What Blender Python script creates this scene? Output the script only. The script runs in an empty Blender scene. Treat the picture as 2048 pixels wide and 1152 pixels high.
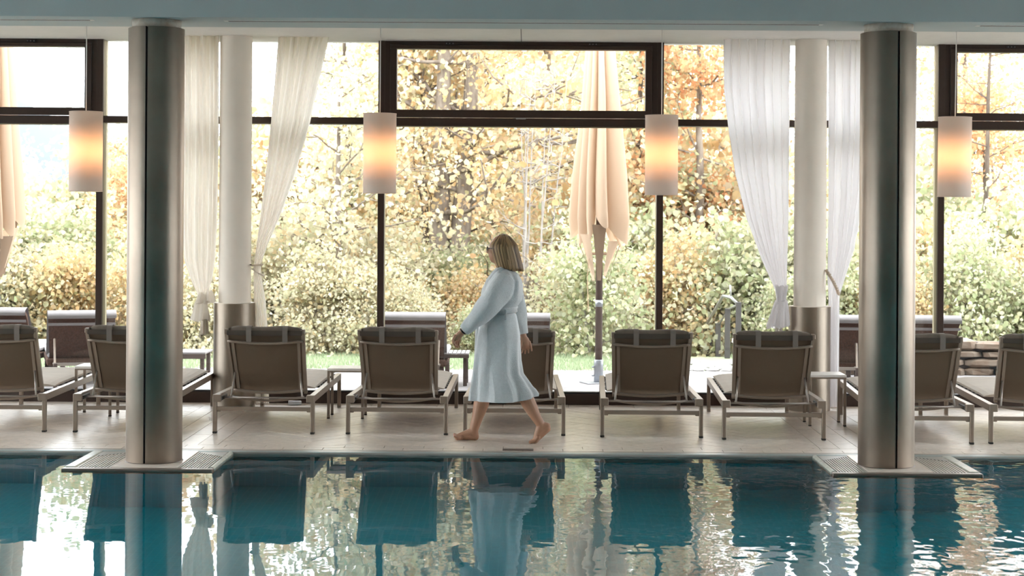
import bpy, bmesh, math, random
import numpy as np
from mathutils import Vector, Matrix, noise

S = bpy.context.scene
COL = S.collection
PI = math.pi

# ------------------------------------------------------------------ camera
FPX = 3500.0                      # focal length in pixels of the 2048 px wide frame
CAMZ = 1.75
cd = bpy.data.cameras.new('camera')
cd.sensor_fit = 'HORIZONTAL'
cd.sensor_width = 36.0
cd.lens = FPX / 2048 * 36.0
cd.shift_x = -28 / 2048
cd.shift_y = -146 / 2048
cd.clip_start = 0.1
cd.clip_end = 5000
cd.dof.use_dof = True
cd.dof.focus_distance = 13.6
cd.dof.aperture_fstop = 4.0
cam = bpy.data.objects.new('camera', cd)
COL.objects.link(cam)
ROLL = 0.0063
cam.matrix_world = Matrix.Translation((0, 0, CAMZ)) @ Matrix.Rotation(PI / 2, 4, 'X') @ Matrix.Rotation(ROLL, 4, 'Z')
S.camera = cam

# ------------------------------------------------------------------ sky: bright even overcast
W = bpy.data.worlds.new('sky')
S.world = W
W.use_nodes = True
wn = W.node_tree.nodes
wl = W.node_tree.links
bg = wn['Background']
bg.inputs['Strength'].default_value = 4.2
bg.inputs['Color'].default_value = (0.93, 0.96, 1.0, 1)

# ------------------------------------------------------------------ exposure
S.view_settings.view_transform = 'Standard'
S.view_settings.look = 'None'
S.view_settings.gamma = 1.0
S.view_settings.use_curve_mapping = False
S.view_settings.exposure = 1.2
S.cycles.max_bounces = 10
S.cycles.diffuse_bounces = 4
S.cycles.glossy_bounces = 4
S.cycles.transmission_bounces = 8
S.cycles.transparent_max_bounces = 16
S.cycles.sample_clamp_indirect = 8.0

# ------------------------------------------------------------------ helpers
def at(px, py, d):
    """world point of a spot measured in the photograph whose distance d is known"""
    a = px - 1052.0
    b = py - 430.0
    x = a + b * ROLL
    y = b - a * ROLL
    return Vector((x * d / FPX, d, CAMZ - y * d / FPX))

class MB:
    def __init__(s):
        s.v = []
        s.f = []
    def add(s, vs, fs):
        o = len(s.v)
        s.v += [tuple(p) for p in vs]
        s.f += [tuple(i + o for i in f) for f in fs]
        return s
    def box(s, x0, x1, y0, y1, z0, z1):
        s.add([(x0, y0, z0), (x1, y0, z0), (x1, y1, z0), (x0, y1, z0), (x0, y0, z1), (x1, y0, z1), (x1, y1, z1), (x0, y1, z1)],
              [(0, 3, 2, 1), (4, 5, 6, 7), (0, 1, 5, 4), (1, 2, 6, 5), (2, 3, 7, 6), (3, 0, 4, 7)])
        return s
    def bbox(s, x0, x1, y0, y1, z0, z1, b=0.004):
        """box with chamfered edges"""
        bm = bmesh.new()
        bmesh.ops.create_cube(bm, size=1)
        for v in bm.verts:
            v.co = Vector(((x0 + x1) / 2 + v.co.x * (x1 - x0), (y0 + y1) / 2 + v.co.y * (y1 - y0), (z0 + z1) / 2 + v.co.z * (z1 - z0)))
        bmesh.ops.bevel(bm, geom=list(bm.edges), offset=b, segments=1, affect='EDGES')
        bm.verts.index_update()
        s.add([v.co for v in bm.verts], [[v.index for v in f.verts] for f in bm.faces])
        bm.free()
        return s
    def bar(s, a, b, w, h, up=(0, 0, 1)):
        """rectangular bar from a to b, w across, h along up"""
        a = Vector(a); b = Vector(b)
        d = (b - a).normalized()
        u = Vector(up)
        r = d.cross(u).normalized()
        u = r.cross(d).normalized()
        vs = []
        for p in (a, b):
            for i, j in ((-1, -1), (1, -1), (1, 1), (-1, 1)):
                vs.append(p + r * (w / 2 * i) + u * (h / 2 * j))
        s.add(vs, [(0, 1, 2, 3), (7, 6, 5, 4), (0, 4, 5, 1), (1, 5, 6, 2), (2, 6, 7, 3), (3, 7, 4, 0)])
        return s
    def tube(s, pts, rad, n=8, cap=True, sx=1.0):
        """round tube through pts, radius per point"""
        pts = [Vector(p) for p in pts]
        if not hasattr(rad, '__len__'):
            rad = [rad] * len(pts)
        t0 = (pts[1] - pts[0]).normalized()
        ref = Vector((0, 0, 1)) if abs(t0.z) < 0.9 else Vector((1, 0, 0))
        vs = []
        u = None
        for i, p in enumerate(pts):
            if i == 0: t = pts[1] - p
            elif i == len(pts) - 1: t = p - pts[i - 1]
            else: t = pts[i + 1] - pts[i - 1]
            t.normalize()
            if u is None:
                u = (ref - t * ref.dot(t)).normalized()
            else:
                u = (u - t * u.dot(t))
                if u.length < 1e-5: u = t.orthogonal()
                u.normalize()
            w = t.cross(u)
            for k in range(n):
                a = 2 * PI * k / n
                vs.append(p + (u * math.cos(a) * sx + w * math.sin(a)) * rad[i])
        fs = []
        for i in range(len(pts) - 1):
            for k in range(n):
                k2 = (k + 1) % n
                fs.append((i * n + k, i * n + k2, (i + 1) * n + k2, (i + 1) * n + k))
        if cap:
            fs.append(tuple(range(n - 1, -1, -1)))
            o = (len(pts) - 1) * n
            fs.append(tuple(o + k for k in range(n)))
        s.add(vs, fs)
        return s
    def lathe(s, prof, cx=0, cy=0, n=32, a0=0, a1=2 * PI, cap=True):
        """profile (r, z) turned about a vertical axis"""
        full = abs(a1 - a0 - 2 * PI) < 1e-6
        m = n if full else n + 1
        vs = []
        for r, z in prof:
            for k in range(m):
                a = a0 + (a1 - a0) * k / n
                vs.append((cx + r * math.cos(a), cy + r * math.sin(a), z))
        fs = []
        for i in range(len(prof) - 1):
            for k in range(n):
                k2 = (k + 1) % m
                fs.append((i * m + k, i * m + k2, (i + 1) * m + k2, (i + 1) * m + k))
        if cap and full:
            if prof[0][0] > 1e-6: fs.append(tuple(range(m - 1, -1, -1)))
            if prof[-1][0] > 1e-6:
                o = (len(prof) - 1) * m
                fs.append(tuple(o + k for k in range(m)))
        s.add(vs, fs)
        return s
    def grid(s, rows):
        """rows of points -> quads"""
        n = len(rows[0])
        vs = [p for r in rows for p in r]
        fs = []
        for i in range(len(rows) - 1):
            for k in range(n - 1):
                fs.append((i * n + k, i * n + k + 1, (i + 1) * n + k + 1, (i + 1) * n + k))
        s.add(vs, fs)
        return s
    def ell(s, c, r, nu=16, nv=10):
        """ellipsoid, c centre, r three radii"""
        vs = []
        for i in range(nv + 1):
            th = PI * i / nv
            for k in range(nu):
                a = 2 * PI * k / nu
                vs.append((c[0] + r[0] * math.sin(th) * math.cos(a), c[1] + r[1] * math.sin(th) * math.sin(a), c[2] + r[2] * math.cos(th)))
        fs = []
        for i in range(nv):
            for k in range(nu):
                k2 = (k + 1) % nu
                fs.append((i * nu + k, (i + 1) * nu + k, (i + 1) * nu + k2, i * nu + k2))
        s.add(vs, fs)
        return s
    def poly(s, pts, z0, z1):
        """flat polygon extruded from z0 to z1 (counter-clockwise pts)"""
        n = len(pts)
        vs = [(p[0], p[1], z0) for p in pts] + [(p[0], p[1], z1) for p in pts]
        fs = [tuple(range(n - 1, -1, -1)), tuple(range(n, 2 * n))]
        for i in range(n):
            j = (i + 1) % n
            fs.append((i, j, n + j, n + i))
        s.add(vs, fs)
        return s
    def mesh(s, name, smooth=False):
        me = bpy.data.meshes.new(name)
        me.from_pydata(s.v, [], s.f)
        me.update()
        if smooth:
            me.polygons.foreach_set('use_smooth', [True] * len(me.polygons))
        return me
    def build(s, name, mat, parent=None, smooth=False, loc=None):
        return mobj(name, s.mesh(name, smooth), mat, parent, loc)

def mobj(name, me, mat=None, parent=None, loc=None):
    if mat is not None and len(me.materials) == 0:
        me.materials.append(mat)
    o = bpy.data.objects.new(name, me)
    COL.objects.link(o)
    if parent is not None: o.parent = parent
    if loc is not None: o.location = loc
    return o

def tag(o, label=None, cat=None, group=None, kind=None):
    if label: o['label'] = label
    if cat: o['category'] = cat
    if group: o['group'] = group
    if kind: o['kind'] = kind
    return o

def thing(name, label, cat, loc=(0, 0, 0), rotz=0.0, group=None):
    o = bpy.data.objects.new(name, None)
    COL.objects.link(o)
    o.location = loc
    o.rotation_euler = (0, 0, rotz)
    o.empty_display_size = 0.1
    return tag(o, label, cat, group)

def copy_tree(o, parent=None):
    c = o.copy()
    COL.objects.link(c)
    c.parent = parent
    for ch in list(o.children):
        copy_tree(ch, c)
    return c

def structure(o, label=None):
    o['kind'] = 'structure'
    if label: o['label'] = label
    return o

def lerp(a, b, t): return a + (b - a) * t
def interp(x, xs, ys): return float(np.interp(x, xs, ys))

# ------------------------------------------------------------------ materials
def newmat(name):
    m = bpy.data.materials.new(name)
    m.use_nodes = True
    nt = m.node_tree
    return m, nt, nt.nodes, nt.links, nt.nodes['Principled BSDF']

def mat(name, col, rough=0.5, metal=0.0, vary=0.0, vscale=8.0, bump=0.0, bscale=40.0, objvar=0.0, stretch=None, spec=None, col2=None, detail=4.0):
    m, nt, N, L, P = newmat(name)
    P.inputs['Roughness'].default_value = rough
    P.inputs['Metallic'].default_value = metal
    if spec is not None: P.inputs['Specular IOR Level'].default_value = spec
    tc = N.new('ShaderNodeTexCoord')
    src = tc.outputs['Object']
    if stretch:
        mp = N.new('ShaderNodeMapping')
        mp.inputs['Scale'].default_value = stretch
        L.new(src, mp.inputs['Vector'])
        src = mp.outputs['Vector']
    c = tuple(col) + (1,)
    out = None
    if vary > 0 or col2:
        nz = N.new('ShaderNodeTexNoise')
        nz.inputs['Scale'].default_value = vscale
        nz.inputs['Detail'].default_value = detail
        L.new(src, nz.inputs['Vector'])
        rp = N.new('ShaderNodeValToRGB')
        rp.color_ramp.elements[0].position = 0.3
        rp.color_ramp.elements[1].position = 0.7
        if col2:
            rp.color_ramp.elements[0].color = c
            rp.color_ramp.elements[1].color = tuple(col2) + (1,)
        else:
            rp.color_ramp.elements[0].color = tuple(x * (1 - vary) for x in col) + (1,)
            rp.color_ramp.elements[1].color = tuple(min(1, x * (1 + vary)) for x in col) + (1,)
        L.new(nz.outputs['Fac'], rp.inputs['Fac'])
        out = rp.outputs['Color']
    if objvar > 0:
        oi = N.new('ShaderNodeObjectInfo')
        mr = N.new('ShaderNodeMapRange')
        mr.inputs['To Min'].default_value = 1 - objvar
        mr.inputs['To Max'].default_value = 1 + objvar
        L.new(oi.outputs['Random'], mr.inputs['Value'])
        hs = N.new('ShaderNodeHueSaturation')
        L.new(mr.outputs['Result'], hs.inputs['Value'])
        if out is not None: L.new(out, hs.inputs['Color'])
        else: hs.inputs['Color'].default_value = c
        out = hs.outputs['Color']
    if out is not None: L.new(out, P.inputs['Base Color'])
    else: P.inputs['Base Color'].default_value = c
    if bump > 0:
        n2 = N.new('ShaderNodeTexNoise')
        n2.inputs['Scale'].default_value = bscale
        n2.inputs['Detail'].default_value = 3
        L.new(src, n2.inputs['Vector'])
        bp = N.new('ShaderNodeBump')
        bp.inputs['Strength'].default_value = bump
        bp.inputs['Distance'].default_value = 0.01
        L.new(n2.outputs['Fac'], bp.inputs['Height'])
        L.new(bp.outputs['Normal'], P.inputs['Normal'])
    return m

def cloth(name, col, trans=0.4, col_t=None, bump=0.15, bscale=300.0, rough=0.9):
    """thin woven cloth that lets some light through"""
    m, nt, N, L, P = newmat(name)
    P.inputs['Base Color'].default_value = tuple(col) + (1,)
    P.inputs['Roughness'].default_value = rough
    P.inputs['Specular IOR Level'].default_value = 0.1
    tr = N.new('ShaderNodeBsdfTranslucent')
    tr.inputs['Color'].default_value = tuple(col_t or col) + (1,)
    mx = N.new('ShaderNodeMixShader')
    mx.inputs['Fac'].default_value = trans
    L.new(P.outputs['BSDF'], mx.inputs[1])
    L.new(tr.outputs['BSDF'], mx.inputs[2])
    L.new(mx.outputs['Shader'], N['Material Output'].inputs['Surface'])
    if bump > 0:
        tc = N.new('ShaderNodeTexCoord')
        n2 = N.new('ShaderNodeTexNoise')
        n2.inputs['Scale'].default_value = bscale
        L.new(tc.outputs['Object'], n2.inputs['Vector'])
        bp = N.new('ShaderNodeBump')
        bp.inputs['Strength'].default_value = bump
        bp.inputs['Distance'].default_value = 0.002
        L.new(n2.outputs['Fac'], bp.inputs['Height'])
        L.new(bp.outputs['Normal'], P.inputs['Normal'])
    return m

def leafmat(name, cols, trans=0.55):
    """leaves: every leaf takes its own colour out of the autumn palette"""
    m, nt, N, L, P = newmat(name)
    g = N.new('ShaderNodeNewGeometry')
    rp = N.new('ShaderNodeValToRGB')
    cr = rp.color_ramp
    cr.interpolation = 'CONSTANT'
    while len(cr.elements) < len(cols): cr.elements.new(0.5)
    for i, c in enumerate(cols):
        cr.elements[i].position = i / len(cols)
        cr.elements[i].color = tuple(c) + (1,)
    L.new(g.outputs['Random Per Island'], rp.inputs['Fac'])
    df = N.new('ShaderNodeBsdfDiffuse')
    tr = N.new('ShaderNodeBsdfTranslucent')
    mx = N.new('ShaderNodeMixShader')
    mx.inputs['Fac'].default_value = trans
    L.new(rp.outputs['Color'], df.inputs['Color'])
    L.new(rp.outputs['Color'], tr.inputs['Color'])
    L.new(df.outputs['BSDF'], mx.inputs[1])
    L.new(tr.outputs['BSDF'], mx.inputs[2])
    L.new(mx.outputs['Shader'], N['Material Output'].inputs['Surface'])
    return m

def glassmat(name, ior=1.5, tint=(0.97, 0.985, 0.98)):
    """thin window pane: sees straight through, mirrors by Fresnel"""
    m, nt, N, L, P = newmat(name)
    N.remove(P)
    tr = N.new('ShaderNodeBsdfTransparent')
    tr.inputs['Color'].default_value = tuple(tint) + (1,)
    gl = N.new('ShaderNodeBsdfGlossy')
    gl.inputs['Roughness'].default_value = 0.0
    fr = N.new('ShaderNodeFresnel')
    fr.inputs['IOR'].default_value = ior
    mx = N.new('ShaderNodeMixShader')
    L.new(fr.outputs['Fac'], mx.inputs['Fac'])
    L.new(tr.outputs['BSDF'], mx.inputs[1])
    L.new(gl.outputs['BSDF'], mx.inputs[2])
    L.new(mx.outputs['Shader'], N['Material Output'].inputs['Surface'])
    return m

def watermat():
    m, nt, N, L, P = newmat('pool_water')
    N.remove(P)
    rf = N.new('ShaderNodeBsdfRefraction')
    rf.inputs['IOR'].default_value = 1.33
    rf.inputs['Roughness'].default_value = 0.0
    rf.inputs['Color'].default_value = (0.88, 0.98, 0.985, 1)
    gl = N.new('ShaderNodeBsdfGlossy')
    gl.inputs['Roughness'].default_value = 0.0
    fr = N.new('ShaderNodeFresnel')
    fr.inputs['IOR'].default_value = 1.33
    mx = N.new('ShaderNodeMixShader')
    tc = N.new('ShaderNodeTexCoord')
    # gentle ripples, livelier towards the right-hand end of the pool
    mp = N.new('ShaderNodeMapping')
    mp.inputs['Scale'].default_value = (1.0, 0.75, 1.0)
    L.new(tc.outputs['Object'], mp.inputs['Vector'])
    n1 = N.new('ShaderNodeTexNoise')
    n1.inputs['Scale'].default_value = 2.6
    n1.inputs['Detail'].default_value = 2.0
    n2 = N.new('ShaderNodeTexNoise')
    n2.inputs['Scale'].default_value = 9.0
    n2.inputs['Detail'].default_value = 1.0
    L.new(mp.outputs['Vector'], n1.inputs['Vector'])
    L.new(mp.outputs['Vector'], n2.inputs['Vector'])
    sx = N.new('ShaderNodeSeparateXYZ')
    L.new(tc.outputs['Object'], sx.inputs['Vector'])
    mr = N.new('ShaderNodeMapRange')
    mr.inputs['From Min'].default_value = -0.8
    mr.inputs['From Max'].default_value = 3.2
    mr.inputs['To Min'].default_value = 0.22
    mr.inputs['To Max'].default_value = 1.0
    L.new(sx.outputs['X'], mr.inputs['Value'])
    a = N.new('ShaderNodeMath'); a.operation = 'MULTIPLY'
    L.new(n2.outputs['Fac'], a.inputs[0])
    a.inputs[1].default_value = 0.35
    b = N.new('ShaderNodeMath'); b.operation = 'ADD'
    L.new(n1.outputs['Fac'], b.inputs[0])
    L.new(a.outputs['Value'], b.inputs[1])
    c = N.new('ShaderNodeMath'); c.operation = 'MULTIPLY'
    sq = N.new('ShaderNodeMath'); sq.operation = 'POWER'
    L.new(mr.outputs['Result'], sq.inputs[0])
    sq.inputs[1].default_value = 2.0
    L.new(b.outputs['Value'], c.inputs[0])
    L.new(sq.outputs['Value'], c.inputs[1])
    bp = N.new('ShaderNodeBump')
    bp.inputs['Strength'].default_value = 1.0
    bp.inputs['Distance'].default_value = 0.016
    L.new(c.outputs['Value'], bp.inputs['Height'])
    for nd in (rf, gl, fr): L.new(bp.outputs['Normal'], nd.inputs['Normal'])
    L.new(fr.outputs['Fac'], mx.inputs['Fac'])
    L.new(rf.outputs['BSDF'], mx.inputs[1])
    L.new(gl.outputs['BSDF'], mx.inputs[2])
    L.new(mx.outputs['Shader'], N['Material Output'].inputs['Surface'])
    return m

def mosaicmat():
    m, nt, N, L, P = newmat('pool_mosaic')
    tc = N.new('ShaderNodeTexCoord')
    sep = N.new('ShaderNodeSeparateXYZ')
    L.new(tc.outputs['Object'], sep.inputs['Vector'])
    ad = N.new('ShaderNodeMath'); ad.operation = 'ADD'
    L.new(sep.outputs['Y'], ad.inputs[0]); L.new(sep.outputs['Z'], ad.inputs[1])
    cb = N.new('ShaderNodeCombineXYZ')
    L.new(sep.outputs['X'], cb.inputs['X']); L.new(ad.outputs['Value'], cb.inputs['Y'])
    br = N.new('ShaderNodeTexBrick')
    br.offset = 0.0
    br.inputs['Scale'].default_value = 1.0
    br.inputs['Brick Width'].default_value = 0.05
    br.inputs['Row Height'].default_value = 0.05
    br.inputs['Mortar Size'].default_value = 0.004
    br.inputs['Color1'].default_value = (0.012, 0.55, 0.695, 1)
    br.inputs['Color2'].default_value = (0.018, 0.61, 0.755, 1)
    br.inputs['Mortar'].default_value = (0.05, 0.63, 0.76, 1)
    L.new(cb.outputs['Vector'], br.inputs['Vector'])
    L.new(br.outputs['Color'], P.inputs['Base Color'])
    P.inputs['Roughness'].default_value = 0.35
    return m

def steelmat(name, col=(0.33, 0.30, 0.27), rough=0.34):
    """brushed stainless cladding, brushed around the column, a little stained at the foot"""
    m, nt, N, L, P = newmat(name)
    P.inputs['Metallic'].default_value = 1.0
    P.inputs['Anisotropic'].default_value = 0.75
    P.inputs['Anisotropic Rotation'].default_value = 0.25
    tg = N.new('ShaderNodeTangent')
    tg.direction_type = 'RADIAL'
    tg.axis = 'Z'
    L.new(tg.outputs['Tangent'], P.inputs['Tangent'])
    tc = N.new('ShaderNodeTexCoord')
    mp = N.new('ShaderNodeMapping')
    mp.inputs['Scale'].default_value = (3, 3, 160)
    L.new(tc.outputs['Object'], mp.inputs['Vector'])
    nz = N.new('ShaderNodeTexNoise')
    nz.inputs['Scale'].default_value = 1.0
    nz.inputs['Detail'].default_value = 3
    L.new(mp.outputs['Vector'], nz.inputs['Vector'])
    n2 = N.new('ShaderNodeTexNoise')
    n2.inputs['Scale'].default_value = 2.2
    n2.inputs['Detail'].default_value = 5
    L.new(tc.outputs['Object'], n2.inputs['Vector'])
    mr = N.new('ShaderNodeMapRange')
    mr.inputs['To Min'].default_value = rough - 0.08
    mr.inputs['To Max'].default_value = rough + 0.12
    L.new(n2.outputs['Fac'], mr.inputs['Value'])
    L.new(mr.outputs['Result'], P.inputs['Roughness'])
    rp = N.new('ShaderNodeValToRGB')
    rp.color_ramp.elements[0].position = 0.3
    rp.color_ramp.elements[1].position = 0.75
    rp.color_ramp.elements[0].color = tuple(c * 0.8 for c in col) + (1,)
    rp.color_ramp.elements[1].color = tuple(c * 1.2 for c in col) + (1,)
    L.new(n2.outputs['Fac'], rp.inputs['Fac'])
    L.new(rp.outputs['Color'], P.inputs['Base Color'])
    bp = N.new('ShaderNodeBump')
    bp.inputs['Strength'].default_value = 0.05
    bp.inputs['Distance'].default_value = 0.002
    L.new(nz.outputs['Fac'], bp.inputs['Height'])
    L.new(bp.outputs['Normal'], P.inputs['Normal'])
    return m

def emis(name, col, st):
    m, nt, N, L, P = newmat(name)
    P.inputs['Base Color'].default_value = tuple(col) + (1,)
    P.inputs['Emission Color'].default_value = tuple(col) + (1,)
    P.inputs['Emission Strength'].default_value = st
    return m

M = {}
M['tile'] = mat('wood_look_tile', (0.81, 0.70, 0.61), 0.30, vary=0.10, vscale=3.0, stretch=(6, 6, 1), objvar=0.07, bump=0.05, bscale=60)
M['grout'] = mat('grout', (0.33, 0.27, 0.22), 0.8)
M['lip'] = mat('grey_stone_lip', (0.40, 0.38, 0.345), 0.35, vary=0.08)
M['mosaic'] = mosaicmat()
M['water'] = watermat()
M['rim'] = mat('wet_stone_rim', (0.52, 0.52, 0.45), 0.3, vary=0.2, vscale=20)
M['grate'] = mat('grate_slat', (0.62, 0.57, 0.52), 0.45)
M['gutter'] = mat('gutter_dark', (0.035, 0.03, 0.03), 0.6)
M['ceil'] = mat('ceiling_white', (0.80, 0.78, 0.75), 0.8, vary=0.02)
M['beam'] = mat('beam_paint', (0.53, 0.575, 0.57), 0.75, vary=0.03, vscale=3)
M['wall'] = mat('wall_plaster', (0.72, 0.68, 0.62), 0.8, vary=0.05)
M['slot'] = mat('vent_slot', (0.03, 0.03, 0.03), 0.6)
M['steel'] = steelmat('brushed_steel', (0.43, 0.355, 0.29), 0.48)
M['steel2'] = steelmat('brushed_steel_warm', (0.40, 0.34, 0.28), 0.50)
M['white_col'] = mat('column_plaster', (0.82, 0.745, 0.655), 0.7, vary=0.03, vscale=5, bump=0.03, bscale=30)
M['concrete'] = mat('raw_concrete', (0.42, 0.33, 0.24), 0.9, col2=(0.62, 0.60, 0.55), vscale=14, bump=0.4, bscale=40)
M['frame'] = mat('dark_brown_frame', (0.040, 0.022, 0.016), 0.42, vary=0.1, vscale=60, bump=0.05, bscale=300)
M['frame_daylit'] = mat('olive_daylit_frame', (0.30, 0.26, 0.17), 0.4)  # frame sides catching daylight: the lighter tone is put into this colour
M['gasket'] = mat('black_gasket', (0.01, 0.01, 0.012), 0.5)
M['glass'] = glassmat('window_glass', 1.45)
M['curt_warm'] = cloth('curtain_warm_white', (0.86, 0.82, 0.76), 0.6, (0.92, 0.87, 0.80))
M['curt_cool'] = cloth('curtain_cool_white', (0.82, 0.80, 0.81), 0.6, (0.90, 0.88, 0.89))
M['rope'] = cloth('cotton_rope', (0.78, 0.68, 0.57), 0.45, (0.85, 0.74, 0.62), bump=0.2)
M['shade'] = cloth('lamp_shade_cloth', (0.86, 0.82, 0.78), 0.5, (0.95, 0.80, 0.66), bump=0.05)
M['bulb'] = emis('lamp_bulb', (1.0, 0.62, 0.32), 20.0)
M['cord'] = mat('white_cord', (0.75, 0.73, 0.70), 0.5)
M['alu'] = mat('taupe_aluminium', (0.28, 0.218, 0.17), 0.40, metal=0.25, vary=0.04, vscale=4)
M['alu_lt'] = mat('satin_strut', (0.42, 0.37, 0.33), 0.32, metal=0.6)
M['foot'] = mat('black_foot', (0.02, 0.018, 0.016), 0.6)
M['sling'] = cloth('taupe_sling', (0.170, 0.122, 0.086), 0.18, (0.30, 0.22, 0.16), bump=0.5, bscale=420)
M['pillow'] = mat('taupe_pillow', (0.155, 0.122, 0.094), 0.9, vary=0.12, vscale=30, bump=0.3, bscale=300)
M['flap'] = mat('shaded_pillow_flap', (0.075, 0.058, 0.045), 0.9)  # darker copy of the pillow; shade under its window-lit top put into colour
M['strap'] = mat('taupe_strap', (0.20, 0.165, 0.14), 0.85)
M['cushion'] = mat('cream_cushion', (0.52, 0.46, 0.40), 0.9, vary=0.04, bump=0.15, bscale=200)
M['table_top'] = mat('table_top_light', (0.74, 0.70, 0.66), 0.35, vary=0.03)
M['wicker'] = mat('brown_wicker', (0.10, 0.058, 0.045), 0.9, spec=0.1, vary=0.35, vscale=1.0, stretch=(90, 90, 12), bump=0.3, bscale=1.0)
M['out_cush'] = mat('grey_white_pad', (0.24, 0.22, 0.22), 0.85)
M['out_table'] = mat('weathered_wood', (0.075, 0.05, 0.042), 0.6, vary=0.15, vscale=10)
M['skin'] = mat('skin', (0.44, 0.235, 0.145), 0.5, vary=0.06, vscale=12)
M['robe'] = mat('terry_robe', (0.66, 0.68, 0.69), 0.95, vary=0.05, vscale=60, bump=0.5, bscale=220)
M['nail'] = mat('nail', (0.72, 0.40, 0.33), 0.3)
M['black'] = mat('black_plastic', (0.015, 0.015, 0.017), 0.35)
M['white'] = mat('white_card', (0.80, 0.84, 0.90), 0.5)
M['plate'] = mat('bronze_plate', (0.22, 0.17, 0.14), 0.4, metal=0.4)
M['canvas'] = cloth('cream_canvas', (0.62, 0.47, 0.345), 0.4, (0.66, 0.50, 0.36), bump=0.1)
M['canvas_dk'] = cloth('cream_canvas_shaded', (0.28, 0.20, 0.14), 0.2, (0.32, 0.22, 0.15), bump=0.1)  # darker copy of the canvas, shade of the folds put into its colour
M['pole'] = mat('brown_pole', (0.085, 0.052, 0.04), 0.4, metal=0.3)
M['galv'] = mat('galvanised', (0.30, 0.31, 0.33), 0.4, metal=0.7)
M['deckwood'] = mat('grey_deck_plank', (0.25, 0.23, 0.228), 0.7, vary=0.10, vscale=5, stretch=(1, 8, 1), objvar=0.05)
M['lawn'] = mat('lawn', (0.21, 0.25, 0.15), 0.9, col2=(0.28, 0.31, 0.19), vscale=9, bump=0.5, bscale=60)
M['soil'] = mat('leaf_litter', (0.16, 0.13, 0.08), 0.95, col2=(0.24, 0.18, 0.10), vscale=3, bump=0.5, bscale=12)
M['hill'] = mat('haze_tinted_forest_hill', (0.062, 0.073, 0.085), 0.95, col2=(0.078, 0.088, 0.098), vscale=0.02)  # blue-grey of distance haze put into the forest colour
M['stone'] = mat('sandstone', (0.13, 0.080, 0.050), 0.85, col2=(0.22, 0.175, 0.135), vscale=7, bump=0.5, bscale=18, objvar=0.18)
M['paving'] = mat('pale_paving', (0.30, 0.285, 0.27), 0.8, vary=0.1, vscale=6, objvar=0.08)
M['post'] = mat('grey_post', (0.05, 0.044, 0.042), 0.6)
M['rail'] = mat('steel_rail', (0.34, 0.335, 0.33), 0.35, metal=0.5)
M['bark'] = mat('grey_brown_bark', (0.12, 0.09, 0.07), 0.9, col2=(0.27, 0.225, 0.185), vscale=5, stretch=(3, 3, 1), bump=0.6, bscale=14)
M['bark_dk'] = mat('dark_bark', (0.06, 0.045, 0.034), 0.9, col2=(0.14, 0.105, 0.08), vscale=5, stretch=(3, 3, 1), bump=0.6, bscale=14)
M['bark_lt'] = mat('silver_twig', (0.24, 0.21, 0.19), 0.9, col2=(0.34, 0.31, 0.285), vscale=6)
# ================================================================== THE SETTING
POOL_EDGE = 12.85
GY = 16.15                         # inner face of the window wall
HALL_X = 9.2
CEIL = 3.35
PEN = [(-3.17, -2.135, -2.617, -2.635), (2.11, 3.14, 2.553, 2.575)]   # peninsula x0, x1, column x, rear column x
COLY = 12.36
REARY = 15.86

# ---- floor of the lounge deck: a bed of grout that carries every tile
fl = structure(MB().box(-HALL_X, HALL_X, 12.97, GY + 0.25, -0.30, -0.008).build('floor', M['grout']), 'beige wood-look tiled deck beside the pool')

def clip_poly(poly, x0, x1, y0, y1):
    def cut(ps, inside, cross):
        out = []
        for i, p in enumerate(ps):
            q = ps[(i + 1) % len(ps)]
            if inside(p):
                out.append(p)
                if not inside(q): out.append(cross(p, q))
            elif inside(q):
                out.append(cross(p, q))
        return out
    def cx(c): return lambda p, q: (c, p[1] + (q[1] - p[1]) * (c - p[0]) / (q[0] - p[0]))
    def cy(c): return lambda p, q: (p[0] + (q[0] - p[0]) * (c - p[1]) / (q[1] - p[1]), c)
    for inside, cross in ((lambda p: p[0] >= x0, cx(x0)), (lambda p: p[0] <= x1, cx(x1)),
                          (lambda p: p[1] >= y0, cy(y0)), (lambda p: p[1] <= y1, cy(y1))):
        if not poly: return []
        poly = cut(poly, inside, cross)
    return poly

def area(ps):
    return abs(sum(ps[i][0] * ps[(i + 1) % len(ps)][1] - ps[(i + 1) % len(ps)][0] * ps[i][1] for i in range(len(ps)))) / 2

rnd = random.Random(5)
rest = MB()
tiles = []
TW, TL, G = 0.15, 0.60, 0.0022
bands = [(-2.917, -2.317), (2.23, 2.83)]
FY0, FY1 = 13.215, 15.90
fields = [(-HALL_X, bands[0][0]), (bands[0][1], bands[1][0]), (bands[1][1], HALL_X)]
c45 = math.sqrt(0.5)
for fx0, fx1 in fields:
    for i in range(-140, 140):
        for j in range(-30, 30):
            ox = i * TW + j * TL
            oy = i * TW - j * TL
            for kind in (0, 1):
                if kind == 0: r = (ox, ox + TL, oy, oy + TW)
                else: r = (ox, ox + TW, oy + TW, oy + TW + TL)
                q = [(r[0] + G, r[2] + G), (r[1] - G, r[2] + G), (r[1] - G, r[3] - G), (r[0] + G, r[3] - G)]
                q = [((x - y) * c45 + 0.06, (x + y) * c45 + 14.5) for x, y in q]
                if max(p[1] for p in q) < FY0 or min(p[1] for p in q) > FY1: continue
                if max(p[0] for p in q) < fx0 or min(p[0] for p in q) > fx1: continue
                q = clip_poly(q, fx0 + G, fx1 - G, FY0 + G, FY1 - G)
                if len(q) < 3 or area(q) < 0.0008: continue
                tiles.append(q)
def rect(x0, x1, y0, y1): return [(x0 + G, y0 + G), (x1 - G, y0 + G), (x1 - G, y1 - G), (x0 + G, y1 - G)]
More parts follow.
